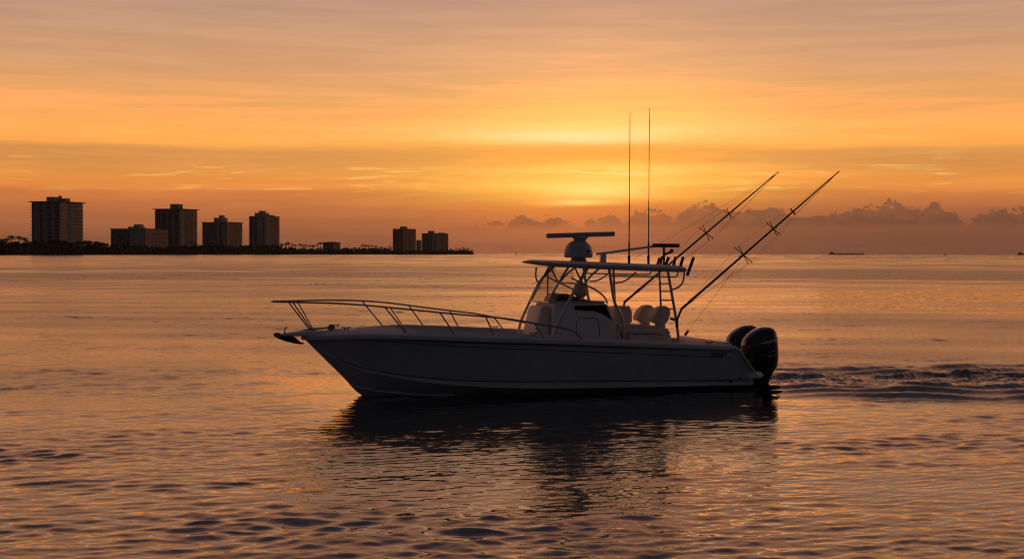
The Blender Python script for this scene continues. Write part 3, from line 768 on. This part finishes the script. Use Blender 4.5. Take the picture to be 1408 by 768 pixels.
tube('anchor_shank', [(10.72, 0, 1.30), (10.45, 0, 1.36), (10.1, 0, 1.44), (9.9, 0, 1.46)], 0.022, M['steel'], anc)
tube('bow_roller', [(10.72, -0.09, 1.335), (10.72, 0.09, 1.335)], 0.045, M['steel'], anc)
tube('anchor_lock', [(10.58, 0.05, 1.37), (10.575, 0.05, 1.46), (10.55, 0.05, 1.50), (10.52, 0.05, 1.51)], 0.016, M['steel'], anc)
wl = tube('windlass', [(9.55, 0.0, 1.44), (9.55, 0.0, 1.56)], [0.10, 0.075], M['steel'], boat)
tube('chain', [(9.55, 0.07, 1.50), (9.75, 0.03, 1.475), (10.0, 0, 1.46)], 0.018, M['galv'], wl)
for sg in (1, -1):
    for x in (9.35, 5.4, 1.15):
        y = interp(x, SHEER_Y) - 0.12; z = interp(x, SHEER_Z) + interp(x, [(0, 0.01), (5, 0.07), (9.4, 0.10)]) 
        tubes('cleat', [[(x - 0.10, sg * y, z + 0.05), (x, sg * y, z + 0.042), (x + 0.10, sg * y, z + 0.05)], [(x - 0.035, sg * y, z - 0.02), (x - 0.035, sg * y, z + 0.045)], [(x + 0.035, sg * y, z - 0.02), (x + 0.035, sg * y, z + 0.045)]], 0.012, M['steel'], boat)
# ---- bow rail: a top tube each side meeting over the pulpit, raked stanchions
RAIL = [(10.86, 0.0, 2.06), (10.80, 0.15, 2.06), (10.45, 0.36, 2.055), (9.7, 0.70, 2.04), (9.1, 0.98, 2.005), (8.55, 1.18, 1.955), (7.5, 1.36, 1.845), (6.5, 1.42, 1.745), (5.97, 1.44, 1.69), (5.40, 1.45, 1.59), (4.72, 1.45, 1.47), (4.46, 1.44, 1.38), (4.28, 1.42, 1.24)]
bm = bmesh.new()
half = catmull(RAIL, 8)
def far_lift(x): return 0.06 * math.exp(-((x - 8.1) / 1.3) ** 2)
full = [Vector((p.x, -p.y, p.z + far_lift(p.x))) for p in reversed(half)] + half[1:]
sweep(bm, full, 0.019, 10); bmesh.ops.recalc_face_normals(bm, faces=bm.faces)
rail = bmobj('bow_rail', bm, M['steel'], boat, True, 60)
def rail_at(x):
    best = min(half, key=lambda p: abs(p.x - x) + (5 if p.y < 0.05 else 0)); return best
for xt, xb in ((10.42, 9.98), (8.60, 8.17), (7.50, 7.14), (6.52, 6.28), (5.36, 5.16)):
    for sg in (1, -1):
        tp = rail_at(xt); yb = interp(xb, SHEER_Y) - 0.12
        zb = interp(xb, SHEER_Z) + interp(xb, [(5, 0.04), (7.5, 0.065), (10, 0.085)])
        tube('stanchion', [(xb, sg * yb, zb - 0.02), (tp.x, sg * tp.y, tp.z + (far_lift(tp.x) if sg < 0 else 0))], 0.016, M['steel'], rail)
        if sg > 0 and xt in (10.42, 8.60):
            tube('stanchion', [(xb - 0.03, sg * (yb - 0.01), zb - 0.02), (tp.x - 0.11, sg * tp.y * 1.03, tp.z - 0.01)], 0.013, M['steel'], rail)
# ---- console
cons = prof('console', [(4.60, 0.52), (4.66, 1.50), (4.66, 1.94), (4.60, 1.99), (3.46, 2.00), (3.32, 1.93), (3.10, 1.50), (2.96, 1.05), (2.92, 0.52)], -0.60, 0.62, M['white'], boat, 0.05)
WIN = [(4.16, 1.925), (3.40, 1.925), (3.24, 1.58), (3.36, 1.665), (3.50, 1.745), (3.68, 1.80), (4.15, 1.83)]
prof('console_window', WIN, 0.615, 0.626, M['tint'], cons, 0.0)
prof('console_window', WIN, -0.607, -0.595, M['tint'], cons, 0.0)
tube('door_seam', [(4.06, 0.622, 1.64), (3.66, 0.622, 1.64), (3.58, 0.622, 1.57), (3.54, 0.622, 1.32), (3.58, 0.622, 1.20), (3.68, 0.622, 1.16), (4.00, 0.622, 1.16), (4.09, 0.622, 1.23), (4.11, 0.622, 1.48), (4.06, 0.622, 1.64)], 0.007, M['black'], cons, n=4, sides=6)
tube('panel_seam', [(3.12, 0.622, 1.48), (3.10, 0.622, 1.2), (3.10, 0.622, 0.8)], 0.006, M['black'], cons, sides=6)
prof('dash_pod', [(4.52, 1.985), (4.48, 2.10), (4.38, 2.17), (4.24, 2.19), (4.10, 2.15), (3.92, 2.07), (3.70, 2.05), (3.62, 1.985)], -0.45, 0.40, M['black'], cons, 0.03)
prof('front_seat', [(4.672, 1.40), (4.672, 1.84), (4.72, 1.91), (4.84, 1.91), (4.90, 1.85), (5.00, 1.46), (5.08, 1.10), (5.08, 0.56), (4.672, 0.56)], -0.42, 0.46, M['cream'], cons, 0.06)
tube('console_rim', [(4.74, 0.64, 2.00), (4.60, 0.66, 2.015), (3.9, 0.66, 2.02), (3.44, 0.66, 2.005)], 0.022, M['alu'], cons)
tubes('windscreen_frame', [[(4.78, 0.58, 2.0), (4.66, 0.58, 2.22), (4.44, 0.60, 2.58), (4.30, 0.62, 2.80)], [(4.78, -0.58, 2.0), (4.66, -0.58, 2.22), (4.44, -0.60, 2.58), (4.30, -0.62, 2.80)], [(4.76, 0.64, 2.0), (4.80, 0.0, 2.01), (4.76, -0.64, 2.0)]], 0.026, M['alu'], cons)
bm = bmesh.new()
for qd in ([(4.75, 0.585, 2.03), (4.15, 0.585, 2.03), (4.15, 0.585, 2.76), (4.33, 0.585, 2.74)], [(4.75, 0.57, 2.03), (4.33, 0.57, 2.74), (4.33, -0.55, 2.74), (4.75, -0.55, 2.03)], [(4.75, -0.585, 2.03), (4.15, -0.585, 2.03), (4.15, -0.585, 2.76), (4.33, -0.585, 2.74)]):
    bm.faces.new([bm.verts.new(p) for p in qd])
bmesh.ops.solidify(bm, geom=bm.faces, thickness=0.006)
bmobj('windscreen', bm, M['glass'], cons)
tube('screen_post', [(4.36, -0.58, 2.0), (4.36, -0.58, 2.74)], 0.020, M['black'], cons)
wheel = bmesh.new()
sweep(wheel, [(3.42 + 0.07 * math.sin(q), 0.0 + 0.19 * math.cos(q), 1.78 + 0.18 * math.sin(q)) for q in (2 * math.pi * k / 24 for k in range(25))], 0.014, 8)
for q in (0.5, 2.6, 4.7): sweep(wheel, [(3.44, 0, 1.78), (3.42 + 0.07 * math.sin(q), 0.19 * math.cos(q), 1.78 + 0.18 * math.sin(q))], 0.012, 8)
bmobj('steering_wheel', wheel, M['steel'], cons, True, 50)
# ---- hardtop
bm = bmesh.new(); rows = []
for x in [4.98, 4.96, 4.90, 4.76, 4.5, 4.2] + list(np.linspace(3.9, 1.7, 9)) + [1.54, 1.49, 1.47]:
    zc = interp(x, [(1.47, 2.735), (2.8, 2.785), (4.2, 2.845), (4.7, 2.875), (4.98, 2.90)])
    th = interp(x, [(1.47, 0.03), (1.49, 0.05), (1.54, 0.07), (3.0, 0.075), (4.2, 0.060), (4.76, 0.032), (4.9, 0.022), (4.98, 0.006)])
    wy = interp(x, [(1.47, 0.86), (1.54, 0.93), (1.9, 1.0), (4.1, 1.0), (4.6, 0.92), (4.9, 0.80), (4.96, 0.72), (4.98, 0.66)])
    row = []
    ny = 12
    for k in range(ny + 1):
        y = wy * (2 * k / ny - 1); cr = 0.045 * (1 - (y / wy) ** 2); ed = 1 if abs(k - ny / 2) < ny / 2 - 0.1 else 0.45
        row.append((y, zc + th * ed * 0.8 + cr))
    for k in range(ny, -1, -1):
        y = wy * (2 * k / ny - 1); cr = 0.02 * (1 - (y / wy) ** 2); ed = 1 if abs(k - ny / 2) < ny / 2 - 0.1 else 0.45
        row.append((y, zc - th * ed + cr))
    rows.append([bm.verts.new((x, y, z)) for y, z in row])
for A, B in zip(rows, rows[1:]):
    n_ = len(A)
    for i in range(n_): bm.faces.new((A[i], A[(i + 1) % n_], B[(i + 1) % n_], B[i]))
bm.faces.new(rows[0]); bm.faces.new(rows[-1][::-1]); bmesh.ops.recalc_face_normals(bm, faces=bm.faces)
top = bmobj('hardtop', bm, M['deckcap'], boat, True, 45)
# ---- hardtop frame: each leg a part
LEG = 0.033
for sg in (1, -1):
    tube('front_leg', [(4.74, sg * 0.78, 1.0), (4.72, sg * 0.78, 1.30), (4.52, sg * 0.79, 1.72), (4.22, sg * 0.80, 2.28), (4.02, sg * 0.80, 2.60), (3.90, sg * 0.79, 2.80)], LEG + 0.006, M['alu'], boat) if sg > 0 else \
        tube('front_leg', [(5.06, sg * 0.72, 0.9), (4.99, sg * 0.74, 1.42), (4.80, sg * 0.76, 1.85), (4.50, sg * 0.78, 2.42), (4.30, sg * 0.80, 2.63), (4.12, sg * 0.80, 2.80)], LEG, M['alu'], boat)
    tube('middle_leg', [(3.03, sg * 0.80, 0.9), (3.02, sg * 0.80, 1.35), (3.08, sg * 0.79, 1.68), (3.24, sg * 0.78, 2.0), (3.33, sg * 0.78, 2.45), (3.38, sg * 0.78, 2.76)], LEG, M['alu'], boat)
    tube('frame_brace', [(4.30, sg * 0.79, 2.56), (4.02, sg * 0.79, 2.42), (3.72, sg * 0.78, 2.29), (3.48, sg * 0.75, 2.12), (3.38, sg * 0.68, 1.98)], 0.020, M['alu'], boat)
    tube('frame_brace', [(4.22, sg * 0.79, 2.80), (4.12, sg * 0.79, 2.60), (4.02, sg * 0.79, 2.44)], 0.020, M['alu'], boat)
    tube('frame_brace', [(3.98, sg * 0.79, 2.42), (3.80, sg * 0.78, 2.62), (3.62, sg * 0.76, 2.76)], 0.022, M['alu'], boat)
tube('frame_brace', [(4.52, -0.79, 2.41), (4.58, -0.79, 2.56), (4.57, -0.79, 2.78)], 0.022, M['alu'], boat)
tube('rear_leg', [(1.72, 0.92, 0.9), (1.72, 0.92, 1.20), (1.77, 0.91, 1.60), (1.88, 0.90, 2.2), (1.98, 0.89, 2.72)], LEG, M['alu'], boat)
lad = tube('ladder_rail', [(2.00, 0.58, 1.62), (2.05, 0.68, 1.9), (2.13, 0.80, 2.4), (2.18, 0.86, 2.70)], 0.024, M['alu'], boat)
for z in (1.84, 2.04, 2.24, 2.42):
    tube('rung', [(interp(z, [(1.62, 2.00), (2.7, 2.18)]), interp(z, [(1.62, 0.58), (2.7, 0.86)]), z), (interp(z, [(1.2, 1.72), (2.72, 1.98)]), 0.905, z)], 0.015, M['alu'], lad)
tube('frame_brace', [(1.88, 0.90, 2.28), (1.70, 0.88, 2.34), (1.58, 0.86, 2.46), (1.53, 0.84, 2.70)], 0.022, M['alu'], boat)
for sg, z in ((1, 2.60), (-1, 2.63)):
    tube('overhead_rail', [(3.36, sg * 0.74, z), (2.4, sg * 0.74, z - 0.02), (1.72, sg * 0.74, z - 0.03), (1.66, sg * 0.74, z + 0.0), (1.64, sg * 0.74, z + 0.12)], 0.018, M['alu'], boat, smooth=False)
for sg in (1, -1):
    tube('frame_brace', [(3.24, sg * 0.77, 2.44), (3.05, sg * 0.76, 2.46), (2.88, sg * 0.75, 2.54), (2.70, sg * 0.74, 2.68)], 0.018, M['alu'], boat)
tube('middle_post', [(3.12, 0.52, 1.9), (3.16, 0.56, 2.3), (3.20, 0.60, 2.77)], 0.028, M['alu'], boat)
tube('frame_spar', [(4.02, 0.79, 2.42), (4.02, -0.79, 2.42)], 0.022, M['alu'], boat)
prof('helm_screen', [(3.86, 2.40), (3.70, 2.38), (3.66, 2.14), (3.80, 2.06), (3.90, 2.2)], -0.16, 0.16, M['white'], boat, 0.03)
# ---- radar on the hardtop
bm = bmesh.new()
def lathe(bm, prof_, c, n=32, sx=1.0, sy=1.0):
    rings = [[bm.verts.new((c[0] + r * sx * math.cos(q), c[1] + r * sy * math.sin(q), c[2] + z)) for q in (2 * math.pi * k / n for k in range(n))] for r, z in prof_]
    for A, B in zip(rings, rings[1:]):
        for k in range(n): bm.faces.new((A[k], A[(k + 1) % n], B[(k + 1) % n], B[k]))
    bm.faces.new(rings[0][::-1]); bm.faces.new(rings[-1])
lathe(bm, [(0.19, -0.05), (0.20, 0.0), (0.17, 0.06), (0.15, 0.11)], (3.82, 0, 2.92)); bmesh.ops.recalc_face_normals(bm, faces=bm.faces)
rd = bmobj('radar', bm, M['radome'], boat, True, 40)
bm = bmesh.new()
lathe(bm, [(0.24, 0.0), (0.31, 0.004), (0.328, 0.03), (0.328, 0.10), (0.315, 0.18), (0.28, 0.27), (0.22, 0.34), (0.15, 0.385), (0.12, 0.39)], (3.82, 0, 3.005)); bmesh.ops.recalc_face_normals(bm, faces=bm.faces)
bmobj('radar_dome', bm, M['radome'], rd, True, 40)
bm = bmesh.new()
lathe(bm, [(0.13, 0.0), (0.145, 0.05), (0.175, 0.075), (0.185, 0.10), (0.10, 0.13)], (3.78, 0, 3.38)); bmesh.ops.recalc_face_normals(bm, faces=bm.faces)
bmobj('radar_neck', bm, M['radome'], rd, True, 40)
bm = bmesh.new(); block(bm, (2.93, -0.07, 3.475), (4.60, 0.07, 3.585), 0.03)
bmesh.ops.rotate(bm, verts=bm.verts, cent=(3.77, 0, 3.53), matrix=Matrix.Rotation(rad(2.0), 3, 'Y'))
bmobj('radar_array', bm, M['radome'], rd, True)
bm = bmesh.new()
lathe(bm, [(0.045, 0.0), (0.045, 0.012)], (0, 0, 0), 20, 1.0, 0.75); lathe(bm, [(0.016, 0.012), (0.016, 0.016)], (0, 0, 0.0), 12)
bmesh.ops.recalc_face_normals(bm, faces=bm.faces)
bmesh.ops.transform(bm, verts=bm.verts, matrix=Matrix.Translation((3.70, 0.298, 3.15)) @ Matrix.Rotation(rad(-90), 4, 'X') @ Matrix.Rotation(rad(0), 4, 'Z'))
bmobj('emblem', bm, M['black'], rd, True, 40)
# ---- mast, arm, antennas
ma = tubes('light_mast', [[(1.66, 0, 2.72), (1.66, 0, 3.29)], [(1.75, 0.02, 2.75), (1.72, 0, 3.0), (1.66, 0, 3.02)], [(1.66, 0, 3.08), (1.48, 0, 3.14)]], 0.028, M['black'], boat)
box('mast_bar', (1.27, -0.05, 3.25), (1.95, 0.05, 3.34), M['black'], ma, 0.015)
bm = bmesh.new(); bmesh.ops.create_uvsphere(bm, u_segments=16, v_segments=10, radius=0.05, matrix=Matrix.Translation((1.46, 0, 3.17))); bmobj('masthead_lamp', bm, M['black'], ma, True, 0)
arm = tube('antenna_arm', [(3.38, 0, 3.09), (3.1, 0, 3.12), (1.82, 0, 3.29)], 0.028, M['alu'], boat, smooth=False)
box('arm_support', (3.14, -0.05, 2.84), (3.28, 0.05, 3.10), M['alu'], arm, 0.015)
for x, y, zt, lean in ((2.77, 0.5, 6.35, -0.01), (1.92, -0.3, 6.56, -0.01)):
    an_ = tube('whip_antenna', [(x, y, 2.98), (x + lean * 0.3, y, 4.4), (x + lean, y, zt)], [0.013] * 6 + [0.009] * 6 + [0.005], M['carbon'], boat)
    tubes('antenna_mount', [[(x, y, 2.76), (x, y, 3.06)]], 0.030, M['black'], an_)
    tubes('antenna_ferrule', [[(x, y, 3.06), (x, y, 3.36)]], 0.019, M['black'], an_)
# ---- rod holders along the aft edge of the hardtop
for y, xb, zb, xt, zt in ((0.92, 1.50, 2.60, 1.34, 3.02), (0.52, 1.50, 2.74, 1.41, 3.03), (0.14, 1.50, 2.74, 1.42, 3.03), (-0.28, 1.52, 2.74, 1.40, 3.02), (-0.66, 1.55, 2.74, 1.46, 3.00)):
    tube('rod_holder', [(xb, y, zb), (xt, y, zt)], 0.036, M['black'], boat)
# ---- seats
prof('helm_seat', [(2.86, 1.18), (2.92, 1.40), (2.92, 1.78), (2.86, 1.86), (2.60, 1.88), (2.50, 1.84), (2.46, 1.74), (2.46, 1.50), (2.56, 1.44), (2.58, 1.18)], -0.58, 0.02, M['cream'], boat, 0.06)
box('seat_pedestal', (2.62, -0.5, 0.52), (2.96, -0.1, 1.22), M['black'], boat, 0.03)
ls = prof('aft_bench', [(2.70, 0.52), (2.74, 1.26), (1.70, 1.22), (1.70, 0.52)], -0.50, 0.52, M['cream'], boat, 0.03)
prof('bench_cushion', [(2.82, 1.28), (2.84, 1.44), (2.78, 1.48), (1.95, 1.42), (1.78, 1.36), (1.76, 1.265), (1.78, 1.24)], -0.50, 0.56, M['cream'], ls, 0.035)
for y0, y1, sx_ in ((0.16, 0.52, 0.0), (-0.42, -0.06, 0.13)):
    o = prof('seat_back', [(x_ + sx_, z_) for x_, z_ in [(1.98, 1.47), (2.15, 1.55), (2.14, 1.64), (2.05, 1.79), (1.94, 1.87), (1.82, 1.89), (1.73, 1.83), (1.71, 1.71), (1.76, 1.56), (1.84, 1.47), (1.84, 1.34), (1.96, 1.34)]], y0, y1, M['cream'], ls, 0.045)
tube('arm_rest', [(2.24, 0.56, 0.7), (2.24, 0.56, 1.06), (2.14, 0.56, 1.16), (1.88, 0.56, 1.18), (1.78, 0.56, 1.30)], 0.040, M['cream'], ls)
# ---- outriggers, both raked aft
def outrigger(sg, base, elbow, tip, stars):
    o = tubes('outrigger', [[base, elbow]], 0.026, M['carbon'], boat)
    B, E_, T_ = Vector(base), Vector(elbow), Vector(tip)
    d = (T_ - E_).normalized()
    tube('pole', [E_ - d * 0.02, E_ + (T_ - E_) * 0.35, E_ + (T_ - E_) * 0.7, T_], [0.030, 0.025, 0.020, 0.012], M['carbon'], o, smooth=False)
    tubes('pole_base', [[B + Vector((0, -sg * 0.30, 0.02)), B + Vector((0, 0, 0))], [B + Vector((0, 0, -0.16)), B + Vector((0, 0, 0.06))]], 0.034, M['black'], o)
    u_ = d.cross(Vector((0, 1, 0))).normalized(); w_ = d.cross(u_).normalized()
    ends = []
    for f, ln in stars:
        c = E_ + (T_ - E_) * f
        bars = []
        for q in (20, 80, 140):
            v = u_ * math.cos(rad(q)) + w_ * math.sin(rad(q)); bars.append([c - v * ln, c + v * ln])
        tubes('spreader', bars, 0.011, M['carbon'], o, sides=6)
        ends.append((c, u_ * math.cos(rad(20)) + w_ * math.sin(rad(20)), u_ * math.cos(rad(140)) + w_ * math.sin(rad(140)), ln))
    L1 = [T_] + [c + a_ * ln for c, a_, b2, ln in reversed(ends)] + [E_]
    L2 = [T_] + [c - a_ * ln for c, a_, b2, ln in reversed(ends)] + [E_]
    L3 = [T_] + [c - b2 * ln for c, a_, b2, ln in reversed(ends)] + [E_]
    tubes('rig_line', [[p, q] for L in (L1, L2, L3) for p, q in zip(L, L[1:])], 0.0026, M['line'], o, sides=5)
    mid = E_ + (T_ - E_) * 0.97
    low_ = Vector((1.2, sg * 1.12, 1.15))
    return o, mid, low_
o1, m1, l1 = outrigger(1, (1.90, 1.22, 1.60), (1.80, 1.26, 1.86), (-2.06, 1.60, 5.03), ((0.385, 0.28), (0.575, 0.22), (0.70, 0.10)))
o2, m2, l2 = outrigger(-1, (2.24, -1.02, 1.80), (2.21, -1.04, 1.93), (-2.31, -1.60, 5.21), ((0.515, 0.24), (0.665, 0.18)))
c1 = Vector((1.80, 1.26, 1.86)) + (Vector((-2.06, 1.60, 5.03)) - Vector((1.80, 1.26, 1.86))) * 0.385
tubes('halyard', [[c1 + Vector((0.1, 0, -0.2)), Vector((1.42, 0.7, 1.26))]], 0.0036, M['line'], o1, sides=5)
tubes('halyard_weight', [[(1.44, 0.7, 1.22), (1.36, 0.7, 1.32)]], 0.030, M['black'], o1)
tubes('halyard', [[m2, Vector((2.2, -0.6, 2.95))]], 0.003, M['line'], o2, sides=5)
# ---- outboards
COWL = [(0.33, -0.50, -1.06, 0.15), (0.40, -0.38, -1.10, 0.21), (0.50, -0.29, -1.12, 0.245), (0.65, -0.22, -1.13, 0.27), (0.85, -0.19, -1.12, 0.285), (1.02, -0.21, -1.10, 0.28), (1.14, -0.30, -1.09, 0.268), (1.24, -0.42, -1.065, 0.24), (1.31, -0.54, -1.02, 0.19), (1.352, -0.65, -0.95, 0.12), (1.37, -0.73, -0.87, 0.045)]
def ring(bm, z, xf, xb, w, y0, n=36, ex=2.7):
    cx, hx = (xf + xb) / 2, (xf - xb) / 2
    out = []
    for k in range(n):
        q = 2 * math.pi * k / n; c_, s_ = math.cos(q), math.sin(q)
        out.append(bm.verts.new((cx + hx * math.copysign(abs(c_) ** (2 / ex), c_), y0 + w * math.copysign(abs(s_) ** (2 / ex), s_), z)))
    return out
def cowl_pt(x, z, y0, off):
    zs = [c[0] for c in COWL]; xf, xb, w = (float(np.interp(z, zs, [c[i] for c in COWL])) for i in (1, 2, 3))
    cx, hx = (xf + xb) / 2, (xf - xb) / 2; q = min(1, abs((x - cx) / hx))
    return Vector((x, y0 + w * (1 - q ** 2.7) ** (1 / 2.7) + off, z))
def outboard(y0):
    bm = bmesh.new(); rg = [ring(bm, z, a, b, w, y0) for z, a, b, w in COWL]
    for A, B in zip(rg, rg[1:]):
        for k in range(36): bm.faces.new((A[k], A[(k + 1) % 36], B[(k + 1) % 36], B[k]))
    bm.faces.new(rg[0][::-1]); bm.faces.new(rg[-1]); bmesh.ops.recalc_face_normals(bm, faces=bm.faces)
    ob = bmobj('outboard', bm, M['cowl'], boat, True, 0)
    sb = ob.modifiers.new('smooth', 'SUBSURF'); sb.levels = sb.render_levels = 1
    bm = bmesh.new(); rg = [ring(bm, z, a, b, w, y0, 24, 3.2) for z, a, b, w in ((0.36, -0.46, -1.05, 0.14), (0.22, -0.48, -0.98, 0.12), (0.0, -0.50, -0.88, 0.10), (-0.35, -0.55, -0.82, 0.07), (-0.7, -0.58, -0.80, 0.05))]
    for A, B in zip(rg, rg[1:]):
        for k in range(24): bm.faces.new((A[k], A[(k + 1) % 24], B[(k + 1) % 24], B[k]))
    bm.faces.new(rg[0][::-1]); bm.faces.new(rg[-1]); bmesh.ops.recalc_face_normals(bm, faces=bm.faces)
    bmobj('engine_leg', bm, M['black'], ob, True, 40)
    box('clamp_bracket', (-0.52, y0 - 0.14, 0.02), (-0.02, y0 + 0.14, 0.46), M['black'], ob, 0.03)
    for nm, path, w_ in (('cowl_band', [(-0.55, 0.985), (-0.68, 1.00), (-0.85, 1.03), (-0.98, 1.06), (-1.07, 1.09)], 0.032), ('cowl_crease', [(-0.60, 0.72), (-0.72, 0.69), (-0.88, 0.69), (-1.04, 0.73)], 0.008), ('cowl_crease', [(-0.74, 0.775), (-0.88, 0.80), (-1.03, 0.835)], 0.007)):
        bm = bmesh.new(); P = catmull([(x, 0, z) for x, z in path], 5); rows = []
        for p in P:
            rows.append([bm.verts.new(cowl_pt(p.x, p.z + dz_, y0, off)) for dz_, off in ((-w_, 0.0), (-w_, 0.008), (w_, 0.008), (w_, 0.0))])
        for A, B in zip(rows, rows[1:]):
            for i in range(3): bm.faces.new((A[i], A[i + 1], B[i + 1], B[i]))
        bmesh.ops.recalc_face_normals(bm, faces=bm.faces)
        bmobj(nm, bm, M['silver'], ob, True, 0)
    return ob
outboard(0.42); outboard(-0.40)
# ---- lettering on the quarter (built-in font, made mesh and bent on to the hull)
fc = bpy.data.curves.new('lettering', 'FONT'); fc.body = 'CANEY'; fc.offset = 0.002; fc.size = 0.135; fc.shear = 0.35; fc.extrude = 0.0; fc.align_x = 'CENTER'; fc.space_character = 1.0
tmp = bpy.data.objects.new('lettering_outline', fc); C.objects.link(tmp)
bpy.context.view_layer.update()
lm = bpy.data.meshes.new_from_object(tmp.evaluated_get(bpy.context.evaluated_depsgraph_get())); lm.name = 'lettering'
bpy.data.objects.remove(tmp)
for v in lm.vertices:
    lx, lz = v.co.x, v.co.y
    x = 0.95 - lx; z = 0.765 + lz
    t_ = (z - interp(x, CHINE_Z)) / (interp(x, SHEER_Z) - interp(x, CHINE_Z))
    p = side_pt(x, t_, 0.009); v.co = p
finish('lettering', lm, M['stripe'], hull, False)

# ------------------------------------------------------------------ evening haze over the water
def build_haze():
    bm = bmesh.new(); g = bmesh.ops.create_cube(bm, size=1.0)['verts']
    lo, hi = (-15500, -15500, -3.0), (15500, 15500, 90.0)
    for v in g: v.co = Vector([(lo[i] + hi[i]) / 2 + v.co[i] * (hi[i] - lo[i]) for i in range(3)])
    m = bpy.data.materials.new('evening_haze'); m.use_nodes = True
    N = Nodes(m.node_tree); N.n.clear()
    out = N.n.new('ShaderNodeOutputMaterial'); pv = N.n.new('ShaderNodeVolumePrincipled')
    pv.inputs['Color'].default_value = (0.95, 0.92, 0.90, 1); pv.inputs['Density'].default_value = 0.000017; pv.inputs['Anisotropy'].default_value = 0.55
    N.l.new(pv.outputs[0], out.inputs['Volume'])
    o = bmobj('haze', bm, m); o['kind'] = 'stuff'
    return o
build_haze()
